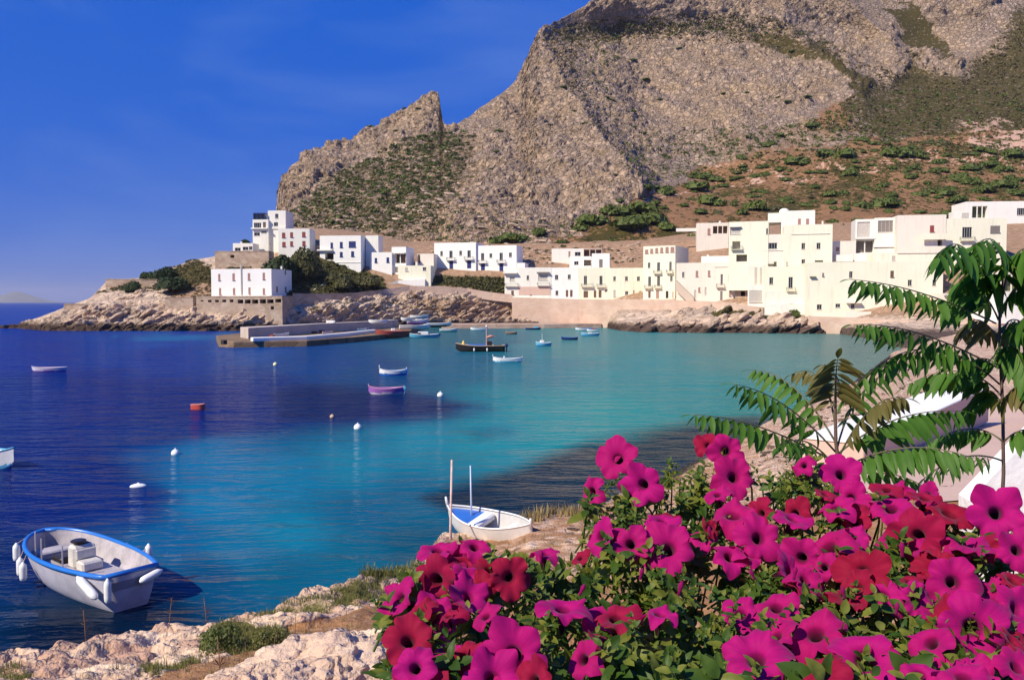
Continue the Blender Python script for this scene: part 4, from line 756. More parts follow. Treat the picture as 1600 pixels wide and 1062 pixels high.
scrub('scrub', scatter_px([(965,260),(1010,290),(1180,235),(1330,200),(1320,180),(1100,205),(980,225)], 500, 13), SHRUB, (2.5, 6), 14, 66, M, 1.0)
scrub('scrub', scatter_px([(985,325),(1020,295),(1180,240),(1380,215),(1600,225),(1600,330),(1300,330),(1180,345),(1060,350)], 1500, 17), OLV, (1.5, 5), 14, 79, M, 1.0)
scrub('scrub', scatter_px([(460,372),(560,345),(690,310),(720,300),(735,340),(900,345),(900,368),(760,385),(640,388)], 420, 14), SHRUB, (2, 5.5), 14, 67, M, 1.0)
scrub('scrub', scatter_px([(640,392),(700,376),(800,372),(1000,360),(1130,350),(1130,380),(1010,385),(900,392),(760,384)], 160, 15), OLV, (2.5, 6), 16, 68, M, 1.0)
scrub('scrub', scatter_px([(1300,385),(1330,350),(1500,330),(1600,340),(1600,400),(1480,400)], 120, 16), OLV, (2.5, 6), 16, 69, M, 1.0)
for nm_, poly_, n_, m_, sz_, sd_ in (('a', [(130,470),(160,455),(240,452),(330,440),(330,415),(300,405),(215,440),(180,450)], 420, DRY, (2.5, 6.5), 70), ('b', [(410,410),(510,405),(600,435),(600,455),(540,462),(470,462),(430,455)], 420, OLV, (3, 7), 71),
      ('c', [(664,430),(790,434),(790,458),(720,448),(664,444)], 330, OLV, (2.5, 6), 72), ('d', [(460,488),(460,478),(560,470),(640,462),(740,464),(700,478),(580,486)], 160, DRY, (1.5, 4), 73), ('e', [(1108,488),(1190,482),(1200,492),(1120,496)], 90, OLV, (2, 5), 74), ('f', [(800,470),(830,470),(825,482),(800,484)], 30, SHRUB, (3, 6), 75), ('g', [(862,472),(900,470),(898,485),(862,488)], 60, SHRUB, (3, 6), 76), ('h', [(380,488),(450,486),(440,495),(385,494)], 40, OLV, (2, 5), 77), ('i', [(330,420),(420,395),(420,410),(340,440)], 80, OLV, (2, 5), 78)):
    scrub('scrub', scatter_px(poly_, n_, sd_), m_, sz_, 16, sd_, T_, 5.0)
def tree(label, x, y, w, h, mat, seed, land=None, n=1500, name='tree', cat='tree', group=None, tmax=5.0):
    """bushy evergreen: w,h in photograph pixels, standing on the land at (x,y)"""
    p = (land or T_).at(x, y, tmax); k = p.y/FPX; r = w*k/2; H = h*k; e = empty(name, p, rnd.uniform(0, 6), label=label, cat=cat, group=group)
    V, F = clump(1, n, .085, 1.0, seed); zmx = V[:, 2].max(); V = V*np.array([r/.95, r/.95, H/zmx*.93])+np.array([0, 0, H*.07])
    link('crown', npmesh('crown', V, F, mat, False), e)
    t = MB(); t.tube([(0, 0, -.6), (.1*r, 0, H*.25), (.05*r, .1*r, H*.55)], [r*.11, r*.08, r*.04], 7)
    for a in range(4): t.tube([(.08*r, 0, H*.2), (.45*r*cos(a*1.6), .45*r*sin(a*1.6), H*.55)], [r*.05, r*.02], 5)
    t.build('trunk', BARK, e, True); return e
tree('dark round tree on the crest beside the ruined wall', 255, 438, 38, 24, DKTREE, 81)
tree('low dark bush left of the crest tree', 232, 437, 26, 13, DKTREE, 82, name='bush', cat='bush')
tree('broad dark evergreen below the crest tree', 272, 456, 52, 26, DKTREE, 83)
tree('rounded bush over the pale headland boulders', 203, 457, 30, 19, DKTREE, 84, name='bush', cat='bush')
tree('dark thicket tree behind the big white block', 440, 440, 60, 42, DKTREE, 85, n=2200)
tree('olive thicket tree under the red-shuttered house', 478, 436, 62, 50, OLV, 86, n=2200)
tree('small dark tree between the tall house and red-shuttered house', 428, 392, 16, 26, DKTREE, 87)
tree('low green bush below the blue-windowed house', 530, 450, 50, 24, OLV, 88, name='bush', cat='bush')
tree('wide green bush beside the path steps', 575, 452, 50, 22, OLV, 89, name='bush', cat='bush')
tree('green bush beside the tall headland house', 386, 379, 20, 12, DKTREE, 90, name='bush', cat='bush')
tree('round green bush on the slope behind the balcony houses', 878, 392, 16, 12, DKTREE, 91, M, name='bush', cat='bush', tmax=1.0)
tree('big dark bush below the brown-porch hillside house', 1124, 392, 40, 30, DKTREE, 92, M, name='bush', cat='bush', tmax=1.0)
tree('dark bushy tree by the curtained veranda', 1318, 375, 34, 30, DKTREE, 93, M, tmax=1.0)
tree('dark hedge-like bush below the hilltop villa', 1590, 358, 60, 24, DKTREE, 94, M, name='bush', cat='bush', tmax=1.0)
tree('bright green bush at the end of the shore rocks', 1240, 494, 20, 12, SHRUB, 95, name='bush', cat='bush')
# ---- boulders along the far shore
def boulder_mesh(seed, sub=2):
    bm = bmesh.new(); bmesh.ops.create_icosphere(bm, subdivisions=sub, radius=1)
    V = np.array([v.co[:] for v in bm.verts]); g = np.random.default_rng(seed)
    for _ in range(9):                       # cut flat facets
        n = g.normal(size=3); n /= np.linalg.norm(n); d = V@n; k = g.uniform(.55, .85); V = V-np.outer(np.maximum(d-k, 0)*.9, n)
    V = V*(1+.10*fbm(V*2.2+seed*3.1, 3)[:, None]); V *= np.array([1.25, .85, .6])
    for v, c in zip(bm.verts, V): v.co = c
    for f in bm.faces: f.smooth = True
    me = bpy.data.meshes.new('boulder'); bm.to_mesh(me); bm.free(); me.set_sharp_from_angle(angle=R(38)); return me
BROCK = mat_land('boulder_limestone', (.46, .34, .25), (.52, .37, .26), (.42, .26, .165), (.10, .085, .03), (.07, .045, .035), .5, .3, 2.0, wz=2.4)
BM_ = [boulder_mesh(k) for k in range(8)]
for m_ in BM_: m_.materials.append(BROCK)
def boulders(poly, n, size, seed, land, parent, tilt=R(-28), tmax=3.0):
    g = random.Random(seed)
    for (x, y) in scatter_px(poly, n, seed):
        p = land.at(x, y, tmax); s = g.uniform(*size)/FPX*p.y/2; o = bpy.data.objects.new('boulder', g.choice(BM_)); COL.objects.link(o); o.parent = parent
        o.location = p+Vector((0, -s*.1, -s*.1)); o.scale = (s*g.uniform(1, 1.5), s*g.uniform(.8, 1.1), s*g.uniform(.7, 1)); o.rotation_euler = (g.uniform(-.3, .3), tilt+g.uniform(-.25, .25), g.uniform(-.4, .4))
boulders([(965,518),(975,505),(1060,500),(1110,492),(1200,495),(1280,508),(1290,519),(1100,519)], 60, (12, 34), 21, T_, T_.ob)
boulders([(40,512),(100,492),(160,484),(260,490),(330,495),(440,492),(440,512),(200,515)], 85, (7, 18), 22, T_, T_.ob)
boulders([(450,490),(560,474),(700,470),(860,480),(935,490),(935,503),(700,500),(560,506),(450,508)], 130, (3.5, 9), 23, T_, T_.ob)
boulders([(175,468),(210,452),(230,455),(215,468)], 8, (10, 18), 24, T_, T_.ob, tmax=5.0)
boulders([(480,360),(620,300),(720,260),(740,330),(900,350),(880,385),(700,380),(500,372)], 120, (5, 13), 25, M, M.ob, R(10), 1.0)
boulders([(640,388),(700,380),(720,388),(660,395)], 10, (6, 12), 26, M, M.ob, R(10), 1.0)

boulders([(640,395),(690,378),(800,378),(800,392),(1000,378),(1000,410),(880,414),(830,410),(800,398)], 110, (4, 10), 27, T_, T_.ob, 0, 5.4)
scrub('scrub', scatter_px([(640,400),(690,384),(1000,384),(1000,412),(830,412),(800,400)], 130, 41), OLV, (2, 5), 16, 41, T_, 5.4)
scrub('scrub', scatter_px([(230,455),(330,430),(400,405),(330,468),(260,462)], 200, 42), DRY, (2.5, 6), 16, 42, T_, 5.0)
# ------------------------------------------------------------------ boats
def hullshape(L, B, H, sw=.05, p=2.2, sheer=.35, draft=.25, n=18, K=8):
    T = np.linspace(0, 1, n); T = (1-np.cos(T*pi))/2*.45+T*.55; b = []; zs = []; zk = []
    for t in T:
        if t < .5: w = (sw+(1-sw)*sin(pi*t)**.8) if sw > .2 else (1-(1-2*t)**p)*(1-sw)+sw
        else: w = (1-((t-.5)/.5)**p) if p < 5 else (1-min(1, (t-.5)/.5)**2.6)**.55
        b.append(max(w, .012)*B/2); e = 2*t-1; zs.append(H*(1+sheer*(max(e, 0)**2*1.2+(max(-e, 0)**2)*(.7 if sw < .2 else .15)))); zk.append(-draft+(draft+H*.5)*(max(e, 0)**5)+(draft+H*.4)*(max(-e, 0)**5 if sw < .2 else 0))
    return T, np.array(b), np.array(zs), np.array(zk)
def boat(label, loc, rz, L, B, H, hull, bottom, rim, inner, sw=.05, p=2.2, sheer=.35, thw=(.3, .6), post=0, name='rowing_boat', cat='boat', roll=0, z=0, strake=.3, group=None, n=18, floor=.08):
    e = empty(name, loc, rz, label=label, cat=cat, group=group); e.rotation_euler = (roll, 0, rz)
    T, b, zs, zk = hullshape(L, B, H, sw, p, sheer, n=n); K = 8; ss = np.linspace(0, 1, K)
    def sec(i, off=0): return [((T[i]-.5)*L, max(b[i]-off, .004)*(s**.42), zk[i]+(zs[i]-zk[i])*(s**1.35)) for s in ss]
    m = MB(); vs = []
    for i in range(n):
        q = sec(i); vs += [(x, -y, zz) for x, y, zz in q[::-1]]+q[1:]
    w = 2*K-1; o = len(m.v); m.v += vs
    for i in range(n-1):
        for j in range(w-1):
            f = (i*w+j, (i+1)*w+j, (i+1)*w+j+1, i*w+j+1); zc = sum(vs[k][2] for k in f)/4; m.f.append(f); m.m.append(1 if zc < strake*H else 0)
    m.f.append(tuple(range(w))); m.m.append(0)
    ho = m.build('hull', [hull, bottom], e, True)
    # lining and floor boards
    m = MB(); vs = []; fl = floor*H
    for i in range(n):
        q = [(x, y, max(zz, fl)) for x, y, zz in sec(i, .05)]; q = [(x*.985, y, zz-(.0 if k < K-1 else .01)) for k, (x, y, zz) in enumerate(q)]; vs += [(x, -y, zz) for x, y, zz in q[::-1]]+q[1:]
    m.v += vs
    for i in range(n-1):
        for j in range(w-1): m.f.append((i*w+j, i*w+j+1, (i+1)*w+j+1, (i+1)*w+j)); m.m.append(0)
    m.f.append(tuple(range(w))[::-1]); m.m.append(0); m.build('lining', inner, e, True)
    m = MB(); port = [((T[i]-.5)*L, -b[i]+.01, zs[i]+.015) for i in range(n)]; star = [(x, -y, zz) for x, y, zz in port]
    rr = max(.028, .022*B); m.tube(port+star[::-1]+([port[0]] if sw > .2 else []), rr, 6); m.build('rim', rim, e, True)
    for t in thw:
        i = int(t*(n-1)); x = (T[i]-.5)*L; zz = zs[i]*.62; MB().bbox(x-.11, -b[i]*.78, zz-.03, x+.11, b[i]*.78, zz, .01).build('thwart', rim if isinstance(rim, bpy.types.Material) else inner, e)
    if post:
        for s in ((1, 0) if sw < .2 else (1,)):
            i = n-1 if s else 0; x = (T[i]-.5)*L; h = post*(1 if s else .6)
            MB().tube([(x*.985, 0, zs[i]-.15), (x*1.0, 0, zs[i]+h*.6), (x*1.005, 0, zs[i]+h)], [.05, .045, .03], 6).build('stem_post', rim, e, True)
    e['_'] = 0; del e['_']; return e
bp = lambda c, r=.35: paint(c, r, .12, 2.0)
bWH = bp((.78, .78, .76)); bBL = bp((.03, .14, .5)); bLB = bp((.12, .42, .62)); bPU = bp((.30, .12, .42)); bBK = bp((.022, .016, .014)); bRD = bp((.35, .06, .045), .7); bPK = bp((.6, .3, .42)); bNV = bp((.012, .025, .12)); bBR = bp((.22, .12, .08), .7); bTE = bp((.05, .36, .36)); bTN = bp((.5, .36, .24), .6); bGY = bp((.45, .42, .44), .6); bLV = bp((.58, .55, .66), .45); bWD = paint((.34, .2, .11), .7, .3, 6)
YEL = paint((.8, .55, .12), .7)
def outboard(e, x, z, mat=None, s=1.0):
    m = MB(); m.bbox(x-.32*s, -.14*s, z+.05, x+.02*s, .14*s, z+.42*s, .05*s); m.bbox(x-.2*s, -.06*s, z-.5*s, x-.06*s, .06*s, z+.06, .02); m.build('outboard_motor', mat or bBK, e)
def fender(e, x, y, z, r=.1, h=.5, tilt=None, top=None):
    m = MB(); m.lathe([(r*.2, h*.58), (r*.45, h*.5), (r*.9, h*.4), (r, h*.25), (r, -h*.25), (r*.9, -h*.4), (r*.4, -h*.5), (r*.15, -h*.52)], 12)
    o = m.build('fender', bWH, e, True); o.location = (x, y, z)
    if tilt: o.rotation_euler = tilt
    if top: MB().tube([(0, 0, h*.5), tuple(Vector(top)-Vector((x, y, z)))], .012, 4).build('rope', bTN, o)
    return o
def seaboat(label, x0, x1, y, B, H, hull, bottom, rim, inner, head=0, k=1.0, **kw):
    """boat spanning photograph columns x0..x1 with its waterline at row y"""
    p = PZ((x0+x1)/2, y, 0); L = (x1-x0)/FPX*p.y*k/max(.35, abs(cos(R(head)))); return boat(label, p, R(head), L, B, H, hull, bottom, rim, inner, **kw), L
seaboat('slim purple boat with a pink inside alone on deep blue water', 51, 104, 580, 1.35, .42, bLV, bPU, bLV, bPK, 184, sheer=.25, post=.12)
e, L = seaboat('little white boat with a blue bottom and tall stem post', 593, 635, 586.5, 1.2, .5, bWH, bBL, bWH, bBL, 186, sheer=.5, post=.38, strake=.55); outboard(e, -L/2+.1, .4, bBL, .8)
e, L = seaboat('purple rowing boat with a lavender waterline', 576, 631, 615.5, 1.35, .5, bPU, bLV, bPK, bPU, 183, sheer=.35, post=.2, strake=.35); outboard(e, -L/2+.05, .35, bLB, .7)
e, L = seaboat('white rowing boat with a blue waterline behind the black boat', 770, 816, 566, 1.4, .5, bWH, bLB, bWH, bLB, 178, sheer=.4, post=.3, strake=.4); MB().bbox(.35, -.12, .4, .55, .12, .85, .04).build('engine_box', bWH, e)
e, L = seaboat('small light blue boat with a white cuddy and thin mast', 837, 862, 540.5, 1.5, .55, bLB, bBL, bWH, bLB, 190, sheer=.4, thw=(.25,)); MB().bbox(-.1, -.4, .3, .7, .4, 1.05, .12).build('cabin', bWH, e); MB().tube([(.3, 0, 1), (.3, 0, 2.3)], .03, 5).build('mast', bWH, e)
seaboat('dark blue empty rowing boat near the cove', 877, 903, 531, 1.3, .5, bNV, bNV, bBL, bNV, 176, post=.15)
e, L = seaboat('light blue open boat with a white engine box', 908, 937, 524.5, 1.5, .55, bLB, bBL, bWH, bLB, 186); MB().bbox(-.3, -.35, .3, .5, .35, .8, .06).build('engine_box', bWH, e)
seaboat('blue-rimmed white boat moored by the retaining wall', 899, 926, 516, 1.6, .6, bWH, bLB, bBL, bLB, 182)
e, L = seaboat('white dinghy with a red cover tied behind another boat', 917, 936, 517.5, 1.4, .5, bWH, bLB, bBL, bWH, 170); MB().bbox(-.7, -.45, .35, .3, .45, .75, .1).build('cover', bRD, e)
seaboat('small brown wooden skiff off the quay', 790, 808, 522, 1.2, .5, bBR, bBK, bTN, bBR, 175)
e, L = seaboat('navy inflatable boat with a pale turquoise cover', 821, 845, 515, 1.6, .45, bNV, bNV, bNV, bNV, 5); MB().bbox(.2, -.5, .3, 1.5, .5, .85, .15).build('cover', bLB, e)
seaboat('pale blue and white boat moored against the quay', 735, 762, 515.8, 1.7, .6, bWH, bLB, bLB, bWH, 176)
e, L = seaboat('light blue motorboat with a dark cabin window by the pier', 640, 686, 527.5, 2.2, .7, bLB, bLB, bWH, bWH, 192, strake=.2); c = MB().bbox(-.9, -.75, .4, 1.4, .75, 1.35, .15).build('cabin', bWH, e); MB().box(.9, -.77, .75, 1.43, .77, 1.2).build('window', GLASS, c); outboard(e, -L/2, .5, bNV)
seaboat('white boat with a teal bottom next to the motorboat', 687, 715, 518.5, 1.8, .75, bWH, bTE, bWH, bWH, 6, strake=.5, sw=.8)
# the black boat
e, L = seaboat('long black boat with a mast, tan rim and blue outboard', 712, 789, 549, 2.5, .95, bBK, bBK, bTN, bTN, 178, sw=.75, sheer=.35, p=2.6, name='fishing_boat', thw=(.25, .5, .75))
m = MB(); m.tube([(-1.0, 0, .1), (-1.0, 0, 4.0)], [.09, .07], 7); mo = m.build('mast', paint((.62, .34, .28), .6), e); MB().lathe([(.12, 0), (.14, .1), (.14, .3), (.08, .4)], 8, (-1.0, 0, 3.9)).build('mast_lamp', bWH, mo, True)
MB().tube([(-1.0, 0, 2.1), (-2.4, .1, 2.5)], [.06, .05], 6).build('boom', paint((.5, .22, .2), .6), e); MB().tube([(-2.2, .1, 2.5), (-1.6, .05, 2.48), (-1.0, 0, 2.25)], [.12, .2, .14], 8).build('furled_sail', paint((.6, .26, .22), .8), e, True)
MB().bbox(-1.9, -.45, .2, -1.15, .45, 1.7, .08).build('wheelhouse', bBK, e); MB().bbox(-1.0, -1.05, .55, 2.6, -.95, 1.15, .04).build('spray_cloth', bBL, e); outboard(e, -L/2-.1, .7, bNV, 1.4)
for x in (.9, -1.2): fender(e, x, 1.27, .35, .13, .5)
t = MB(); t.lathe([(.3, 0), (.36, .25), (.30, .7), (.22, 1.0), (.10, 1.25), (.03, 1.32)], 9); ob = t.build('canvas_bundle', YEL, None, True); ob.location = e.matrix_basis @ Vector((2.75, 0, .45)); tag(ob, 'upright yellow canvas bundle standing in the black boat', 'bundle')
# boat cut by the picture's left side
p = PZ(-16, 728, 0); e = boat('white boat with a light blue rim, bow towards open water', p, R(-25), 3.6, 1.6, .7, bWH, bLB, bLB, bWH, p=2.0, sheer=.4)
# boats hauled out on pier and shore
def dry(label, x, y, z, L, B, H, rz, hull, bottom, rim, inner, **kw):
    p = PZ(x, y, z); p.z += .22; return boat(label, p, R(rz), L, B, H, hull, bottom, rim, inner, **kw)
e = dry('big rust-red barge lying at the shore end of the pier', 613, 527, .3, 7.4, 2.4, 1.1, -160, bRD, bRD, bRD, bBR, sw=.7, name='barge', thw=()); MB().bbox(-2, -.9, .5, 1.6, .9, 1.3, .1).build('deck_cover', bp((.45, .13, .1), .8), e); MB().bbox(-.6, -.5, 1.2, .2, .4, 1.75, .08).build('cabin', bWH, e)
e = dry('long white motorboat hauled out beside the red barge', 648, 514.5, 1.05, 8.0, 2.2, .8, 12, bWH, bWH, bWH, bGY, sw=.8, sheer=.3); outboard(e, -4, .6)
e = dry('white hull with a dark cover on the slipway', 684, 510.5, 1.0, 8.0, 2.2, .8, 6, bWH, bBK, bWH, bBK, sw=.8); outboard(e, -4, .6)
e = dry('lilac-hulled cabin boat on the slip above the pier', 653, 506, 2.4, 5.6, 2.0, .8, 14, bLV, bPU, bWH, bWH, sw=.8); MB().bbox(-.6, -.6, .5, 1.2, .6, 1.4, .15).build('cabin', bWH, e); outboard(e, -2.8, .6)
dry('small white dinghy with a grey inside on the rocks above the slip', 636, 501.5, 3.2, 3.2, 1.4, .6, 20, bWH, bWH, bWH, bGY)
dry('white skiff drawn up highest on the rocks', 655, 498, 4.0, 4.4, 1.5, .55, 10, bWH, bGY, bWH, bGY)
dry('white launch with grey inside resting over the breakwater', 591, 505.5, 3.3, 4.2, 1.5, .5, 4, bWH, bWH, bWH, bGY)
dry('dark covered boat lying on the quay', 851, 503.5, 1.45, 4.6, 1.6, .6, 4, bBK, bBR, bWH, bBR)
dry('white skiff lying along the pier in front of the wide store box', 440, 527.5, 1.05, 4.6, 1.4, .5, 66, bWH, bRD, bWH, bGY); dry('blue skiff drawn up on the pier near the cream store box', 566, 519, 1.05, 4.0, 1.4, .5, 70, bLB, bBL, bWH, bGY); dry('red-bottomed white skiff near the middle of the pier', 512, 523.5, 1.05, 4.2, 1.4, .5, 72, bWH, bRD, bRD, bGY)
m = MB()
for k in range(7): m.lathe([(.5, 0), (.55, .3), (.3, .6), (.05, .7)], 7, (rnd.uniform(-2.2, 2.2), rnd.uniform(-.5, .5), rnd.uniform(0, .5)))
ob = m.build('net_heap', bLV, None, True); ob.location = PZ(830, 501, 1.5); tag(ob, 'heap of pale lilac nets beside the dark covered boat', 'nets')
# floats
def buoy(label, x, y, r, mat, n=(1, 1, 1), name='buoy'):
    m = MB(); m.lathe([(.1*r, -.8*r), (.6*r, -.75*r), (.95*r, -.3*r), (r, .1*r), (.85*r, .55*r), (.5*r, .88*r), (.14*r, 1.0*r), (.12*r, 1.25*r), (.04*r, 1.3*r)], 14); o = m.build(name, mat, None, True)
    o.location = PZ(x, y, .25*r); o.scale = n; tag(o, label, 'buoy'); return o
GRN = bp((.1, .5, .4))
buoy('white mooring buoy on turquoise water beyond the dark weed patch', 559, 668, .26, bWH); b_ = buoy('white buoy with a greenish top off the purple rowing boat', 688, 617.5, .28, bWH)
buoy('white buoy at the edge of the deep blue and turquoise water', 274, 708, .22, bWH); buoy('yellowish buoy off the end of the pier', 430, 569.5, .28, bp((.75, .72, .4)))
buoy('tiny tan buoy over the dark weed patch', 519, 651, .17, bTN)
o = buoy('lying white float on the deep blue water', 216, 759.5, .16, bWH, (2.2, 1, .8)); o.rotation_euler = (0, 0, .3)
e = boat('red float shaped like a little tub', PZ(310, 639.5, 0), R(4), 1.0, .55, .36, bp((.75, .12, .08)), bp((.75, .12, .08)), bp((.8, .3, .25)), bp((.6, .1, .08)), sw=.8, sheer=.15, thw=(), name='tub_float', cat='float')
# the near motor launch, bow away to the left, transom towards the rocks
nc = PZ(169, 960, 0); st_ = Vector((-.775, .632)); Lb = 5.3; sc_ = Vector((nc.x+.632*.62, nc.y+.775*.62)); ctr = Vector((sc_.x+st_.x*Lb/2, sc_.y+st_.y*Lb/2, 0))
BH = paint((.56, .54, .62), .4, .25, 1.6); BI = paint((.42, .38, .40), .6, .35, 2); BCON = paint((.62, .58, .52), .5, .25, 3); BRIM = paint((.02, .16, .55), .35, .1, 3)
rzb = math.atan2(st_.y, st_.x)
e = boat('grey-white open launch with a bright blue rim and white fenders', ctr, rzb, Lb, 2.25, .96, BH, bp((.25, .2, .3)), BRIM, BI, sw=.62, p=6, sheer=.18, thw=(), name='motor_launch', cat='boat', n=28, strake=-.05, floor=.42)
rb = [o for o in e.children if o.name.startswith('rim')][0]; rb.scale = (1.0, 1.0, 1.0)
T, b, zs, zk = hullshape(Lb, 2.25, .96, .62, 6, .18, n=28)
m = MB(); m.tube([((T[i]-.5)*Lb, -b[i], zs[i]+.0) for i in range(28)]+[((T[i]-.5)*Lb, b[i], zs[i]) for i in range(27, -1, -1)]+[((T[0]-.5)*Lb, -b[0], zs[0])], .062, 8); m.build('rubbing_strake', BRIM, e, True)
_k0 = set(e.children)
MB().bbox(-1.5, -.62, .22, 1.6, .62, .30, .02).build('deck', BI, e); MB().bbox(1.5, -.6, .3, 2.1, .6, .52, .04).build('bow_bench', BI, e); MB().bbox(-2.65, -.55, .25, -1.95, .55, .56, .04).build('stern_bench', BI, e)
c = MB().bbox(-.05, -.36, .3, .45, .36, 1.05, .08).build('console', BCON, e); MB().bbox(-.6, -.34, .3, -.1, .34, .62, .06).build('seat', BCON, c); MB().bbox(-.14, -.32, .62, -.06, .32, .95, .03).build('seat_back', BCON, c)
MB().lathe([(.2, 0), (.24, .02), (.24, .06), (.2, .08)], 14, (.2, .1, 1.12)).build('steering_wheel', bBK, c); MB().box(.1, -.2, 1.04, .4, .2, 1.09).build('dashboard', bBK, c)
MB().bbox(.75, -.6, .3, 1.35, .35, .48, .05).build('locker', bBK, e)
for x, y in ((-.6, .85), (.6, .9), (1.5, .7)): MB().tube([(x, y, .5), (x, y, 1.2)], .02, 5).build('stanchion', bGY, e)
for o_ in set(e.children)-_k0: o_.location.z += .26
c.scale = (.86, .86, .86); c.location.z += .04
def hang(i, s, out=.14, dz=.5, **k):
    x = (T[i]-.5)*Lb; y = s*(b[i]+out); fender(e, x, y, zs[i]-dz, .098, .5, top=(x, s*b[i], zs[i]+.05), **k)
hang(20, 1); hang(18, 1); hang(24, 1, .3, .35); hang(8, -1, .16, .05); hang(14, -1, .14, .3)
fender(e, (T[1]-.5)*Lb+.25, b[1]+.22, zs[1]-.28, .115, .85, (0, R(62), R(8))); fender(e, -Lb/2-.12, b[0]-.02, zs[0]-.35, .09, .6); fender(e, -Lb/2-.15, -b[0]+.25, zs[0]-.22, .10, .6, (R(75), 0, 0))
# the dinghy on the bank, its mast and the pole beside it
lp = PZ(711, 791, 1.75); rp = PZ(827, 821, 1.6); d = Vector((lp.x-rp.x, lp.y-rp.y)); Ld = d.length*1.12; c0 = (lp+rp)/2
e = boat('small white double-ended dinghy with a blue foredeck drawn up on the bank', (c0.x, c0.y, 1.08), math.atan2(d.y, d.x), Ld, 1.12, .52, bWH, bp((.6, .6, .62)), bWH, bp((.62, .6, .58)), sheer=.35, thw=(.35, .6), post=.28, name='dinghy', roll=R(-13), n=26, strake=.12, p=2.3)
T2, b2, z2, k2 = hullshape(Ld, 1.12, .52, .05, 2.3, .35, n=26)
m = MB(); ii = range(15, 24); vs = [((T2[i]-.5)*Ld, -b2[i]*.9, z2[i]-.06) for i in ii]+[((T2[i]-.5)*Ld, b2[i]*.9, z2[i]-.06) for i in ii]; k = len(list(ii))
m.add(vs, [(i, i+1, k+i+1, k+i) for i in range(k-1)]); m.build('foredeck', bBL, e); MB().bbox(.1, -.45, .3, .5, .45, .52, .05).build('engine_box', bWH, e); MB().bbox(-.9, -.25, .12, -.2, .3, .2, .02).build('bottom_board', bWD, e)
mb = P(737, 815, c0.y+.1); e2 = e.matrix_basis.inverted(); MB().tube([e2 @ P(737, 818, c0.y+.42), e2 @ P(735, 727, c0.y+.42)], [.034, .02], 7).build('mast', paint((.5, .58, .75), .5), e, True)
pb = N.at(705, 842, 4.0); yb = pb.y; top = P(706, 718, yb)
o = MB().tube([(0, 0, -.5), (.0, 0, .4), (top.x-pb.x, 0, top.z-pb.z)], [.06, .035, .03], 8).build('pole', paint((.62, .46, .40), .8, .3, 6), None, True); o.location = pb; tag(o, 'bare pinkish pole standing on the rock beside the dinghy', 'pole')
# ------------------------------------------------------------------ near bank: path, parapets, stones
m_ = (pathR > .5)[:-1, :-1] & (pathR > .5)[1:, 1:] & (band[:-1, :-1] > 1.2) & (band[:-1, :-1] < 3.75); fc = grid_faces(*N.PY.shape)[m_.ravel()]
PV = N.V.copy(); PV[..., 2] += .03
PATH = plaster((.60, .42, .33), (.35, .22, .15), .3)
us_, inv_ = np.unique(fc, return_inverse=True); me = npmesh('path', PV.reshape(-1, 3)[us_], inv_.reshape(-1, 4), PATH); tag(link('path', me), kind='structure')
def quadwall(label, a, b, wdt, h, mat, matside, name, cat):
    a = Vector(a); b = Vector(b); d = (b-a); d.z = 0; L = d.length; n_ = Vector((-d.y, d.x, 0)).normalized(); rz = math.atan2(d.y, d.x)
    e = empty(name, a, rz, label=label, cat=cat); MB().bbox(0, 0, -1.2, L, wdt, h-.08, .03).build('wall', matside, e); MB().bbox(-.05, -.05, h-.08, L+.05, wdt+.05, h, .025).build('coping', mat, e); return e
quadwall('wide white-topped parapet beside the sloping path', PZ(1350, 722, 3.1), PZ(1545, 622, 3.1), 1.9, .62, PUREW, PINKB, 'parapet', 'wall')  # brownish side plaster puts the wall's shade into its colour
m = MB(); pts = [(1515, 782), (1600, 693), (1800, 500), (1800, 1150), (1515, 1150)]; A = [P(x, y, 9.0) for x, y in pts]; B = [P(x, y, 9.0)+Vector((.05, .32, 0)) for x, y in pts]; o0 = A[4].copy()
m.add([v-o0 for v in A+B], [(4, 3, 2, 1, 0), (5, 6, 7, 8, 9)]+[(i, (i+1) % 5, 5+(i+1) % 5, 5+i) for i in range(5)]); o = m.build('stair_parapet', PUREW); o.location = o0; tag(o, 'smooth white stair parapet with a sloping top behind the petunias', 'wall')
boulders([(1180,735),(1200,690),(1240,660),(1330,615),(1345,640),(1330,690),(1250,730)], 110, (6, 15), 31, N, N.ob, 0, 4.0)
boulders([(1425,775),(1440,745),(1500,715),(1530,720),(1520,775)], 70, (7, 14), 32, N, N.ob, 0, 4.0)
boulders([(1330,610),(1400,560),(1440,560),(1500,600),(1420,640)], 60, (4, 9), 33, N, N.ob, 0, 4.0)
boulders([(850,835),(920,812),(920,860),(860,870)], 10, (6, 16), 34, N, N.ob, 0, 4.0)
boulders([(20,1035),(200,990),(300,970),(420,950),(560,905),(580,915),(430,965),(200,1050)], 10, (6, 16), 35, N, N.ob, 0, 4.0)
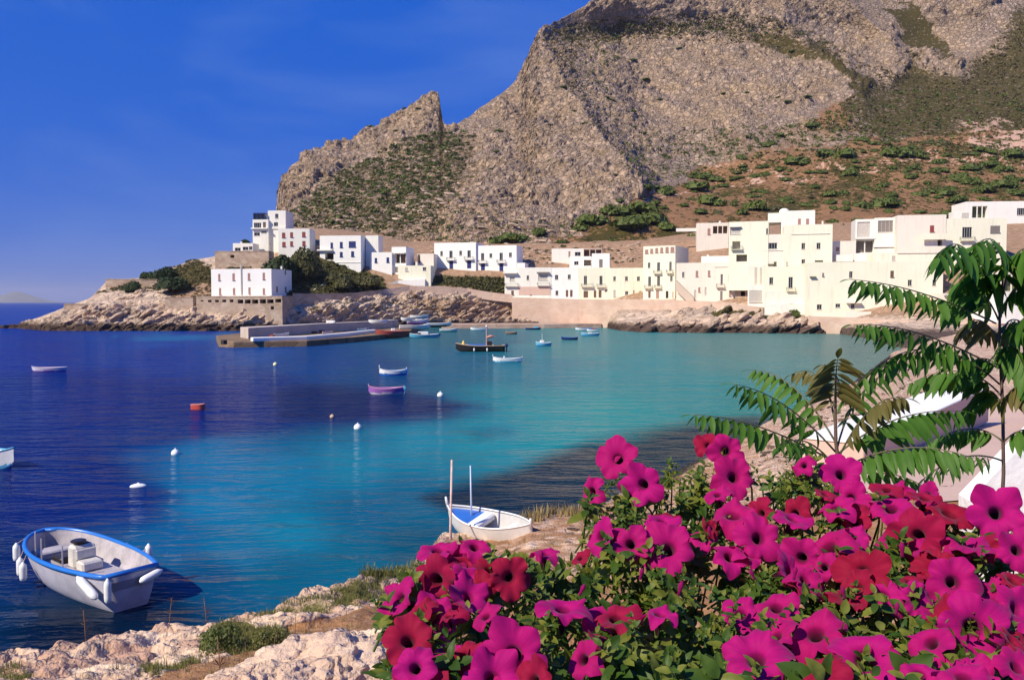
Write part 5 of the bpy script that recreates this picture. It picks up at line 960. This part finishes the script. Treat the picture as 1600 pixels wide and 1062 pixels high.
# big rock at the foot of the petunias
def rock(label, x, y, Y, w, hh, seed):
    bm = bmesh.new(); bmesh.ops.create_icosphere(bm, subdivisions=6, radius=1); V = np.array([v.co[:] for v in bm.verts]); g = np.random.default_rng(seed)
    for _ in range(14):
        n = g.normal(size=3); n /= np.linalg.norm(n); d = V@n; k = g.uniform(.6, .9); V = V-np.outer(np.maximum(d-k, 0)*.85, n)
    r_ = 1-np.abs(fbm(V*2.1+seed, 6, 3, .6))*2; r2_ = worley(V*5+seed, 4); V = V*(1+.17*r_+.05*np.minimum((r2_[1]-r2_[0])*2, 1)+.10*fbm(V*7, 4, 9, .6)-.1)[:, None]; V = V*np.array([w, w*.7, hh])
    for v, c in zip(bm.verts, V): v.co = c
    for f in bm.faces: f.smooth = True
    me = bpy.data.meshes.new('rock'); bm.to_mesh(me); bm.free(); me.materials.append(NROCK2); o = link('rock', me); o.location = P(x, y, Y); o.rotation_euler = (0, R(-8), .2); return tag(o, label, 'rock')
NROCK2 = mat_land('rock_limestone', (.56, .37, .26), (.62, .45, .33), (.45, .225, .10), (.16, .15, .055), (.06, .045, .04), 2.2, .05, 3.0, fine=.5, crk=.2)
rock('large pale fissured limestone block beside the earth path', 490, 1085, 8.2, 1.0, .5, 5); rock('rounded pale rock against the petunia leaves', 585, 1040, 8.6, .45, .42, 8); rock('low pale rock slab at the foot of the earth path', 395, 1105, 7.6, .7, .38, 12)
# grass and weeds
GR = mat_leaf('grass_blade', (.16, .17, .05), (.24, .21, .08), .3, 2.0); GRD = mat_leaf('straw', (.30, .22, .10), (.36, .27, .13), .2, 2.0)
def grass(poly, n, hgt, mat, seed, name='grass', tmax=4.0):
    g = np.random.default_rng(seed); V = []; F = []
    for (x, y) in scatter_px(poly, n, seed):
        p = np.array(N.at(x, y, tmax)); 
        for _ in range(5):
            a = g.uniform(0, 6.28); h = g.uniform(*hgt); le = g.uniform(.1, .5)*h; b = p+g.normal(size=3)*np.array([.04, .04, 0]); w = h*.05; o = len(V)
            d = np.array([cos(a), sin(a), 0]); s = np.array([-sin(a), cos(a), 0])
            V += [b-s*w, b+s*w, b+d*le*.35+np.array([0, 0, h*.6])+s*w*.7, b+d*le*.35+np.array([0, 0, h*.6])-s*w*.7, b+d*le+np.array([0, 0, h])+s*w*.1, b+d*le+np.array([0, 0, h])-s*w*.1]; F += [(o, o+1, o+2, o+3), (o+3, o+2, o+4, o+5)]
    return tag(link(name, npmesh(name, np.array(V), np.array(F), mat, False)), kind='stuff')
grass([(380,952),(440,932),(520,912),(590,900),(620,905),(600,928),(520,938),(450,952)], 650, (.04, .12), GR, 101)
grass([(310,1003),(340,975),(380,968),(450,985),(450,1003),(360,1014)], 420, (.04, .1), GR, 102)
grass([(225,1042),(300,1018),(310,1028),(240,1054)], 260, (.04, .1), GR, 103); grass([(468,1008),(520,992),(522,1002),(475,1014)], 160, (.04, .11), GR, 104)
grass([(0,1062),(0,1046),(40,1046),(40,1062)], 90, (.04, .1), GR, 105); grass([(560,900),(640,870),(660,880),(600,912)], 260, (.05, .14), GR, 106)
grass([(790,820),(860,806),(930,795),(930,804),(850,818),(800,836)], 170, (.1, .4), GRD, 107); grass([(560,892),(570,900),(700,860),(690,850)], 50, (.08, .28), GR, 108)
grass([(690,900),(760,860),(930,815),(1150,715),(1330,700),(1330,900),(900,980)], 420, (.05, .22), GRD, 110); boulders([(700,900),(780,860),(930,810),(1150,720),(1330,720),(1330,850),(900,950)], 60, (4, 14), 36, N, N.ob, 0, 4.0)
grass([(100,1062),(200,1030),(330,1000),(560,950),(560,1000),(330,1062)], 200, (.03, .1), GRD, 109)
WEED = paint((.24, .13, .07), .9, .3, 20)
def weed(label, x, y, hpx, seed, green=False):
    p = N.at(x, y, 4.0); g = random.Random(seed); h = hpx/FPX*p.y; e = empty('dry_weed', p, 0, label=label, cat='weed'); m = MB(); le = g.uniform(-.12, .12)*h
    m.tube([(0, 0, -.03), (le*.4, 0, h*.5), (le, 0, h)], [h*.014, h*.012, h*.007], 5); m.build('stem', WEED if not green else GR, e, True)
    for k in range(16):
        t = g.uniform(.3, 1); a = g.uniform(0, 6.28); l = h*g.uniform(.09, .24)*(1.25-t*.6); z = h*t; xx = le*t; q = MB()
        q.add([(xx, 0, z), (xx+cos(a)*l*.5, sin(a)*l*.5-.25*l, z+l*.5), (xx+cos(a)*l, sin(a)*l, z+l*.6), (xx+cos(a)*l*.5, sin(a)*l*.5+.25*l, z+l*.3)], [(0, 1, 2, 3)]); q.build('leaf', WEED if not green else GR, e)
weed('dry brown weed stalk on the crest of the pale rock', 320, 960, 48, 1); weed('shorter dry weed stalk beside the taller one on the crest', 264, 975, 45, 2); weed('thin dark weed against the water at the rock edge', 135, 1010, 52, 3); weed('reddish dry stalk in front of the pale rock face', 343, 1058, 70, 4); weed('leaning dry twig near the earth path', 430, 1030, 40, 5); weed('upright green weed in the middle of the earth path', 462, 985, 40, 6, True); weed('dry stalk close to the leafy bush', 385, 1030, 36, 7)
def weedbush(label, x, y, w, hpx, mat, seed):
    p = N.at(x, y, 4.0); k = p.y/FPX; e = empty('bush', p, 0, label=label, cat='bush'); V, F = clump(1, 900, .07, 1.0, seed, False); V = V*np.array([w*k/1.9, w*k/1.9, hpx*k/V[:, 2].max()]); link('foliage', npmesh('foliage', V, F, mat, False), e)
    m = MB()
    for a in range(6): m.tube([(0, 0, -.05), (cos(a)*w*k*.25, sin(a)*w*k*.25, hpx*k*.7)], [.012, .005], 5)
    m.build('stem', BARK, e)
weedbush('leafy grey-green bush rooted beside the earth path', 350, 1004, 66, 48, mat_leaf('weed_leaf', (.10, .13, .04), (.16, .18, .06), .25, 3.0), 111); weedbush('sparse low green plant at the foot of the grey-green bush', 420, 1004, 60, 26, GR, 112)

# ------------------------------------------------------------------ pinnate-leaved trees
def leafmesh(name, wid, mats, fold=.25, droop=.18, n=6, wav=0, seed=0, shape=.75):
    V = []; F = []; g = np.random.default_rng(seed); ph = g.uniform(0, 6)
    for i in range(n+1):
        s = i/n; w = wid*max(.0, sin(pi*min(1, s**shape)))**.8*(1 if s < .97 else .2); z = -droop*s*s
        for j in (-1, -.5, 0, .5, 1): V.append((s, j*w, z+abs(j)*w*fold+wav*w*sin(s*9+ph+j*2)))
    for i in range(n):
        for j in range(4): o = i*5+j; F.append((o, o+1, o+6, o+5))
    return npmesh(name, np.array(V), np.array(F), mats)
LG = mat_leaf('leaflet_green', (.055, .15, .014), (.10, .215, .03), .36, 9, .55); LY = mat_leaf('leaflet_young', (.13, .12, .03), (.17, .14, .04), .35, 9, .45); RACH = paint((.10, .10, .035), .5, .2, 9); STEMB = paint((.12, .075, .05), .7, .3, 20, .2)
LM = [leafmesh('leaflet', .14, LG, .22, .2, 5, 0, k) for k in range(3)]; LMY = [leafmesh('leaflet', .15, LY, .3, .25, 5, 0, 5+k) for k in range(2)]
def basis(X, Z):
    X = X.normalized(); Z = (Z-X*Z.dot(X)).normalized(); Y = Z.cross(X); return Matrix(((X.x, Y.x, Z.x), (X.y, Y.y, Z.y), (X.z, Y.z, Z.z))).to_4x4()
def frond(tree_, o0, a, via, b, Ya, Yb, n, lpx, young=False, droop=.75, s=1.0):
    A = P(*a, Ya); B = P(*b, Yb); C = P(*via, (Ya+Yb)/2)*2-(A+B)*.5
    q = lambda t: A*(1-t)**2+C*2*t*(1-t)+B*t*t
    pts = [q(k/14)-o0 for k in range(15)]; m = MB(); m.tube(pts, [.0045*s-.0033*s*k/14 for k in range(15)], 5); fo = m.build('frond', RACH if not young else RACH, tree_, True)
    Lm = 1.15*lpx/FPX*(Ya+Yb)/2
    for k in range(n):
        t = .16+.84*(k+.5)/n; p = q(t)-o0; tg = (q(min(1, t+.02))-q(t-.02)).normalized(); lat = tg.cross(Vector((0, 0, 1)))
        lat = lat.normalized() if lat.length > .15 else Vector((0, -1, 0)).cross(tg).normalized()
        for sd in (-1, 1):
            if rnd.random() < .035: continue
            ln = Lm*(.55+.5*sin(pi*(.15+.75*t))**.9)*(1.0 if t < .8 else 1-.9*(t-.8)*1.6)*rnd.uniform(.78, 1.12)
            dr = (lat*sd*rnd.uniform(.42, .7)+Vector((0, 0, -droop))*rnd.uniform(.75, 1.1)+tg*rnd.uniform(.25, .5)).normalized(); nr = dr.cross(tg)*(-sd); nr = nr if nr.z > 0 else -nr
            Mx = Matrix.Translation(p) @ basis(dr, nr+Vector((rnd.gauss(0, .28), rnd.gauss(0, .28), .1))) @ Matrix.Scale(ln, 4)
            link('leaflet', rnd.choice(LMY if young else LM), fo, Mx)
    tg = (q(1)-q(.96)).normalized(); Mx = Matrix.Translation(q(1)-o0) @ basis(tg, Vector((0, 0, 1))) @ Matrix.Scale(Lm*.6, 4); link('leaflet', rnd.choice(LMY if young else LM), fo, Mx)
def pinnate(label, stem, fr, r0, r1):
    g0 = Vector(stem[0]); e = empty('sumac_tree', g0, 0, label=label, cat='tree'); MB().tube([Vector(p)-g0 for p in stem], [r0+(r1-r0)*k/(len(stem)-1) for k in range(len(stem))], 8).build('trunk', STEMB, e, True)
    for f in fr: frond(e, g0, *f)
    return e
def ground(x, Y):
    j = int(np.argmin(np.abs(N.xs-x))); k = int(np.argmin(np.abs(N.V[:, j, 1]-Y))); return Vector(N.V[k, j])
ys_ = 3.5; gb = ground(1312, ys_); gb.z -= .1
pinnate('slender young tree with feather-like drooping leaves over the bay', [gb, P(1318, 900, ys_), P(1312, 740, ys_), P(1306, 690, ys_), P(1305, 640, ys_), P(1306, 590, ys_)],
  [((1304, 722), (1190, 668), (1082, 648), ys_, 3.2, 15, 36), ((1305, 705), (1225, 632), (1146, 600), ys_, 3.3, 12, 38), ((1305, 690), (1240, 605), (1176, 578), ys_, 3.8, 11, 34), ((1305, 665), (1280, 590), (1236, 585), ys_, 3.7, 9, 26, True), ((1305, 640), (1306, 590), (1309, 560), ys_, 3.4, 9, 46, True, .55), ((1306, 640), (1300, 585), (1287, 570), ys_, 3.6, 8, 36, True),
   ((1310, 715), (1360, 640), (1415, 622), ys_, 3.3, 12, 34, True), ((1308, 710), (1400, 655), (1500, 642), ys_, 3.6, 15, 46), ((1312, 735), (1410, 700), (1520, 715), ys_, 3.2, 15, 44), ((1306, 730), (1260, 690), (1215, 700), ys_, 3.0, 9, 34), ((1308, 700), (1350, 610), (1420, 565), ys_, 3.9, 12, 34), ((1312, 745), (1390, 740), (1450, 765), ys_, 3.5, 10, 26)], .012, .005)
yl_ = 3.8; gb = ground(1572, yl_); gb.z -= .1
pinnate('taller tree with long feather-like leaves beside the white parapet', [gb, P(1560, 900, yl_), P(1568, 740, yl_), P(1567, 640, yl_), P(1562, 540, yl_), P(1562, 470, yl_), P(1570, 430, yl_)],
  [((1556, 505), (1440, 458), (1332, 437), yl_, 3.4, 17, 42), ((1560, 575), (1440, 522), (1334, 507), yl_, 3.4, 17, 40), ((1562, 600), (1440, 545), (1322, 622), yl_, 3.5, 17, 40), ((1562, 480), (1510, 390), (1466, 402), yl_, 3.3, 11, 60), ((1564, 475), (1560, 385), (1520, 385), yl_, 3.5, 11, 60), ((1566, 470), (1590, 395), (1640, 400), yl_, 3.5, 11, 56), ((1566, 490), (1600, 440), (1660, 450), yl_, 3.6, 11, 56), ((1560, 500), (1520, 450), (1475, 480), yl_, 4.0, 10, 56),
   ((1564, 560), (1610, 490), (1680, 500), yl_, 3.4, 12, 60), ((1566, 600), (1610, 545), (1680, 560), yl_, 3.7, 12, 52), ((1566, 640), (1600, 600), (1680, 620), yl_, 3.5, 12, 46, True), ((1566, 620), (1500, 580), (1420, 600), yl_, 4.1, 13, 44), ((1567, 690), (1510, 670), (1440, 700), yl_, 4.0, 12, 34), ((1567, 720), (1500, 715), (1430, 760), yl_, 3.4, 13, 30), ((1568, 690), (1610, 670), (1660, 690), yl_, 3.6, 10, 40), ((1564, 540), (1530, 500), (1500, 520), yl_, 4.2, 9, 46, True), ((1566, 580), (1530, 560), (1490, 590), yl_, 3.9, 11, 50), ((1566, 640), (1540, 610), (1500, 650), yl_, 4.0, 10, 44), ((1567, 560), (1580, 540), (1610, 600), yl_, 3.6, 10, 50), ((1566, 520), (1590, 500), (1630, 540), yl_, 4.0, 10, 54), ((1562, 470), (1540, 420), (1500, 440), yl_, 3.7, 10, 58)], .0095, .005)

# ------------------------------------------------------------------ petunias in a planter
def Ycan(x, y): return float(np.interp(y, [690, 760, 850, 950, 1062], [1.72, 1.60, 1.40, 1.14, .92]))
def mat_petal(name, c, c2):
    t = NT(name); a = t.n('SeparateColor', {0: t.attr('rad').outputs['Color']}); oi = t.n('ObjectInfo').outputs['Random']
    k = t.mix(t.math('MULTIPLY', oi, .6), c, c2); k = t.mix(t.math('MULTIPLY', t.ramp(a.outputs[1], [(.55, 0.), (1., 1.)]), .45), k, tuple(x*.45 for x in c))
    k = t.mix(t.math('MULTIPLY', t.ramp(a.outputs[2], [(.35, 0.), (.9, 1.)]), .3), k, tuple(x*.5 for x in c))
    k = t.mix(t.ramp(a.outputs[0], [(.13, 1.), (.30, 0.)]), k, (.035, .002, .012)); n = t.noise(t.pos(True), 6, 3)
    k = t.mix(t.math('MULTIPLY', t.ramp(n, [(.4, 0.), (.7, 1.)]), .25), k, tuple(x*.6 for x in c))
    d = t.n('BsdfPrincipled', {'Base Color': k, 'Roughness': .7, 'Specular IOR Level': .15, 'Sheen Weight': .1}); tl = t.n('BsdfTranslucent', {'Color': t.mix(1, k, (1.1, .5, .7), 'MULTIPLY')})
    m = t.n('MixShader', {0: .4, 1: d.outputs[0], 2: tl.outputs[0]}); t.t.links.new(m.outputs[0], t.o.inputs[0]); return t.mat
MAG = mat_petal('petal_magenta', (.54, .005, .21), (.46, .006, .11)); CRI = mat_petal('petal_crimson', (.36, .006, .04), (.42, .006, .085)); CALYX = mat_leaf('calyx', (.10, .15, .03), (.14, .18, .04), .2, 9)
def petunia(seed, mat, bend=0.0):
    g = np.random.default_rng(seed); na = 80; vn = g.uniform(0, 1, 80); prof = [(.10, -1.15), (.13, -.8), (.17, -.45), (.23, -.22), (.34, -.10), (.5, -.03), (.66, .0), (.82, .01), (.93, -.01), (1.0, -.04)]
    ph = g.uniform(0, 6.28); V = []; Rd = []; amp = g.uniform(.06, .16); lob = [g.uniform(.8, 1.12) for _ in range(5)]; tl = [g.uniform(-.38, .2) for _ in range(5)]
    for r, z in prof:
        for k in range(na):
            th = 2*pi*k/na; f = (th/(2*pi)*5) % 5; i = int(f) % 5; u = f-int(f); edge = abs(sin(pi*u))**.55
            lo = lob[i]*(.76+.24*edge)+.06*math.exp(-((u-.5)/.12)**2); wgt = max(0, (r-.3)/.7)
            rr = r*(1+(lo-1)*wgt**1.3); zz = z+wgt**2*(tl[i]*sin(pi*u)+amp*sin(th*5+ph)+.07*sin(th*11+ph*2)*wgt)+wgt*.06*(1-abs(2*u-1))
            x, y = rr*cos(th), rr*sin(th)
            if bend: zz -= bend*wgt*max(0, x)**2*1.3; x *= 1-.35*bend*max(0, x)
            V.append((x, y, zz)); Rd.append((r, math.exp(-((u-.5)/.07)**2)*(1-wgt*.7)+.6*math.exp(-(min(u, 1-u)/.05)**2)*(.3+.7*wgt), vn[k]*min(1, r*1.6)))
    i = np.arange(len(prof)-1)[:, None]*na; j = np.arange(na)[None]; F = np.stack([i+j, i+(j+1) % na, i+na+(j+1) % na, i+na+j], -1).reshape(-1, 4)
    me = npmesh('flower', np.array(V), F, mat); attr(me, 'rad', np.array(Rd)); return me
PM = {('m', 0): [petunia(k, MAG) for k in range(6)], ('m', 1): [petunia(10+k, MAG, .55) for k in range(4)], ('c', 0): [petunia(20+k, CRI) for k in range(4)], ('c', 1): [petunia(30+k, CRI, .5) for k in range(3)]}
m = MB()
for k in range(5):
    a = 2*pi*k/5; m.add([(.10*cos(a-.4), .10*sin(a-.4), -1.2), (.10*cos(a+.4), .10*sin(a+.4), -1.2), (.2*cos(a+.15), .2*sin(a+.15), -.85), (.22*cos(a), .22*sin(a), -.6), (.2*cos(a-.15), .2*sin(a-.15), -.85)], [(0, 1, 2, 3, 4)])
m.lathe([(.04, -1.35), (.11, -1.25), (.10, -1.1)], 8); CAL = m.mesh('calyx', CALYX, True)
pet0 = Vector((.55, 1.25, 7.05)); pet = empty('petunia_plant', pet0, 0, label='dense petunia plant full of magenta and crimson trumpet flowers', cat='flowers')
FL = [(965,715,66,'m',0,-.2,.25),(1003,757,66,'m',0,.1,.2),(922,768,54,'m',1,-.6,.1),(948,712,40,'m',0,-.9,.3),(1135,705,56,'m',0,.1,.15),(1104,694,42,'c',0,-.5,.2),(1148,745,66,'m',0,.1,.3),(1315,740,62,'m',0,.25,.25),(935,835,60,'m',1,-.7,.3),(985,850,62,'m',0,-.2,.2),(1045,855,84,'m',0,.0,.1),(1036,812,56,'m',1,.2,.7),(1145,800,84,'m',1,-.3,.8),(1187,840,74,'m',0,.1,.15),(1240,808,62,'m',1,.4,.9),(1108,828,36,'c',1,-.2,-.6),(1290,852,96,'m',1,-.4,.75),(1306,790,64,'m',1,-.2,1.1),(1432,838,84,'c',0,.1,.2),(1347,893,86,'c',0,-.1,.15),(1392,790,74,'m',1,.2,.6),(1486,798,84,'c',1,.1,.6),(1556,800,84,'m',0,.2,.3),(1512,846,74,'m',1,.5,.9),(1490,908,84,'m',0,.35,.15),(1590,858,66,'m',0,.3,.2),(1522,980,110,'m',0,.15,.25),(1452,1000,84,'m',1,-.6,.7),(1592,950,74,'m',0,.3,.1),(1352,1030,124,'m',1,.05,.45),(1272,985,104,'m',1,-.3,.8),(1213,945,74,'m',1,-.3,.6),(1180,1025,110,'m',0,-.5,.5),(1285,1045,84,'c',1,-.4,.2),(800,1022,108,'m',0,.05,.15),(797,902,66,'c',0,-.05,.1),(680,908,78,'c',0,-.1,.15),(742,852,54,'m',1,.2,.9),(683,856,62,'m',1,-.3,1.0),(622,932,64,'m',0,-.6,.3),(638,998,84,'c',0,-.2,.2),(648,1042,74,'m',0,-.4,.1),(757,960,54,'m',1,-.4,.7),(722,1022,66,'c',1,-.7,.4),(880,946,84,'m',1,.2,1.0),(962,962,74,'c',1,.2,.9),(1032,956,64,'m',1,.6,.9),(852,862,50,'m',1,.3,1.1),(1505,1052,90,'m',1,.2,.7),(1592,1040,74,'m',0,.4,.3),(1385,762,50,'c',1,.3,1.0),(1445,775,54,'c',1,.2,1.0),(1585,905,60,'c',1,.8,.6),(1438,1052,70,'m',1,-.2,.8),(655,955,60,'c',1,-.7,.6),(1210,990,70,'m',1,-.5,.9),(1255,725,40,'m',1,-.2,.4),(700,960,40,'c',1,-.5,.9),(1420,905,44,'c',1,.3,1.1),(1290,770,40,'c',1,.3,1.1),(1465,865,50,'c',1,.7,1.0),(1585,1000,60,'c',1,.7,.6),(1120,770,44,'m',1,.5,.8),(905,870,34,'c',1,-.8,.6)]
for k, (x, y) in enumerate(scatter_px([(930,840),(1100,785),(1300,770),(1600,780),(1600,1062),(1420,1062),(1250,1010),(1150,955),(1000,880)], 44, 301)+scatter_px([(612,940),(700,862),(770,870),(730,1062),(612,1062)], 14, 302)+scatter_px([(760,1062),(780,900),(1000,900),(1120,1062)], 5, 303)):
    FL.append((x, y, .066*FPX/Ycan(x, y)*rnd.uniform(.75, 1.05), 'mmc'[k % 3], 1 if rnd.random() < .65 else 0, rnd.gauss(0, .5), rnd.uniform(.1, .9), .045))
for (x, y, d, c, s, ax, ay, *bk) in FL:
    Y = Ycan(x, y)-.02+(bk[0] if bk else 0)+rnd.uniform(-.015, .02); p = P(x, y, Y); rad = d/2/FPX*Y*1.05
    toc = (CV-p).normalized(); rt = Vector((1, 0, 0)); up = toc.cross(rt)*-1; up = up if up.z > 0 else -up
    n_ = (toc+rt*(ax+rnd.gauss(0, .25))+up*(ay*(1.0 if s == 0 else 1.5)+rnd.gauss(0, .22))).normalized()
    Mx = Matrix.Translation(p-pet0) @ basis(n_.orthogonal() if s == 0 else (rt*.5-toc*-1+up*-.3).cross(n_).cross(n_), n_) @ Matrix.Rotation(rnd.uniform(0, 6.28) if s == 0 else rnd.uniform(-.8, .8), 4, 'Z') @ Matrix.Scale(rad, 4)
    f = link('flower', rnd.choice(PM[(c, s)]), pet, Mx); link('calyx', CAL, f)
# leaves: shoots with whorls of leaves
PL = [mat_leaf('petunia_leaf', (.032, .075, .008), (.07, .12, .014), .3, 14, .5), mat_leaf('petunia_leaf_highlight', (.14, .17, .02), (.22, .235, .04), .4, 14, .5)]  # second, paler copy paints the yellow-green highlights into the leaf colour
LFM = [leafmesh('leaf', .27, PL[k % 2], .22, .28, 6, .14, 60+k, .85) for k in range(6)]+[leafmesh('leaf', .2, PL[0], .3, .35, 6, .12, 70, .8)]
OUT = [(598,1080),(596,950),(640,890),(700,868),(765,850),(820,880),(870,872),(905,885),(918,840),(908,790),(930,715),(985,705),(1035,765),(1060,735),(1100,715),(1160,700),(1195,755),(1235,715),(1290,722),(1340,755),(1400,775),(1500,780),(1620,790),(1620,1080)]
sp = scatter_px(OUT, 460, 201); sp += scatter_px([(620,1080),(620,950),(700,880),(900,890),(1000,870),(1300,850),(1620,850),(1620,1080)], 330, 202); sp += scatter_px([(1020,790),(1040,740),(1110,715),(1160,770),(1090,800)], 30, 204)+scatter_px([(925,872),(935,800),(1000,775),(1040,800),(1030,880)], 44, 206)+scatter_px([(1210,790),(1230,725),(1290,725),(1330,780)], 36, 205)
LV = []; tubes = MB()
for (x, y) in sp:
    dz = rnd.random()**1.1*.36+.0; Y = Ycan(x, y)+dz; p = P(x, y, Y); ax = (Vector((rnd.gauss(0, .5), -.55+rnd.gauss(0, .4), 1)).normalized())
    sz = rnd.choice((.014, .018, .022, .026, .034))*rnd.uniform(.85, 1.15)*(1.0 if y > 850 else .85)
    for k in range(rnd.randint(8, 14)):
        a = k*2.4+rnd.uniform(-.3, .3); h = k/10; s1 = ax.orthogonal().normalized(); s2 = ax.cross(s1); rd_ = s1*cos(a)+s2*sin(a)
        dr = (rd_*(1.0-.4*h)+ax*(.15+.6*h)+Vector((0, 0, -.1))).normalized(); b = p+ax*(h-.6)*.045; LV.append((dz, b, dr, ax+rd_*-.3+Vector((rnd.gauss(0, .25), rnd.gauss(0, .25), 0)), sz*(1.15-.5*h)*rnd.uniform(.8, 1.2)))
    tubes.tube([p-ax*.09+Vector((0, .03, -.02)), p-ax*.04, p], [.0022, .0019, .0014], 5, False)
LV.sort(key=lambda q: q[0]); VV = []; FF = []; o_ = 0; MI = []
for k, (dz, b, dr, nr, s) in enumerate(LV):
    Mx = Matrix.Translation(b-pet0) @ basis(dr, nr) @ Matrix.Scale(s, 4); me = LFM[rnd.randrange(7)]
    if k < 300: link('leaf', me, pet, Mx)
    else:
        A_n = np.empty(len(me.vertices)*3, np.float32); me.vertices.foreach_get('co', A_n); A_n = A_n.reshape(-1, 3); Mn = np.array(Mx); VV.append(A_n@Mn[:3, :3].T+Mn[:3, 3]); 
        fn = np.empty(len(me.polygons)*4, np.int32); me.polygons.foreach_get('vertices', fn) if False else me.loops.foreach_get('vertex_index', fn); FF.append(fn.reshape(-1, 4)+o_); MI.append(np.full(len(fn)//4, 0 if me.materials[0] == PL[0] else 1)); o_ += len(A_n)
me = npmesh('leaf_mass', np.concatenate(VV), np.concatenate(FF), PL); me.polygons.foreach_set('material_index', np.concatenate(MI).astype(np.int32)); tag(link('leaf_mass', me, pet), kind='stuff')
st_o = tubes.build('stem_mass', CALYX, pet, True); st_o.data.transform(Matrix.Translation(-pet0)); tag(st_o, kind='stuff')
BUD = MB().lathe([(.003, 0), (.006, .004), (.005, .014), (.007, .024), (.009, .034), (.004, .044), (.001, .047)], 8).mesh('bud', MAG, True); attr(BUD, 'rad', np.ones((len(BUD.vertices), 3)))
for (x, y) in [(1110,838),(845,880),(700,905),(1000,905),(1240,905),(1400,960),(1180,905),(905,930),(1060,930),(1410,870),(770,985),(1320,935)]:
    Y = Ycan(x, y)-.01; p = P(x, y, Y); link('bud', BUD, pet, Matrix.Translation(p-pet0) @ Matrix.Rotation(rnd.uniform(-.6, .6), 4, 'Y') @ Matrix.Scale(rnd.uniform(.35, .55), 4))
# the trough they grow in, on its low wall
SOIL = paint((.05, .032, .02), .95, .4, 20, .6)
tr = empty('planter', (.62, 1.28, 6.4), 0, label='stone planter trough on a low wall filled with petunias', cat='planter')
m = MB(); m.bbox(-.66, -.42, .0, .95, -.36, .82, .02); m.bbox(-.66, .42, .0, .95, .48, .82, .02); m.bbox(-.66, -.36, .0, -.60, .42, .82, .015); m.bbox(.89, -.36, .0, .95, .42, .82, .015); m.bbox(-.6, -.36, 0, .89, .42, .1, .01); m.build('trough', TAN, tr)
MB().bbox(-.6, -.36, .1, .89, .42, .72, .02).build('soil', SOIL, tr); MB().bbox(-.72, -.46, -1.4, 1.0, .52, -.002, .03).build('wall', TAN, tr)
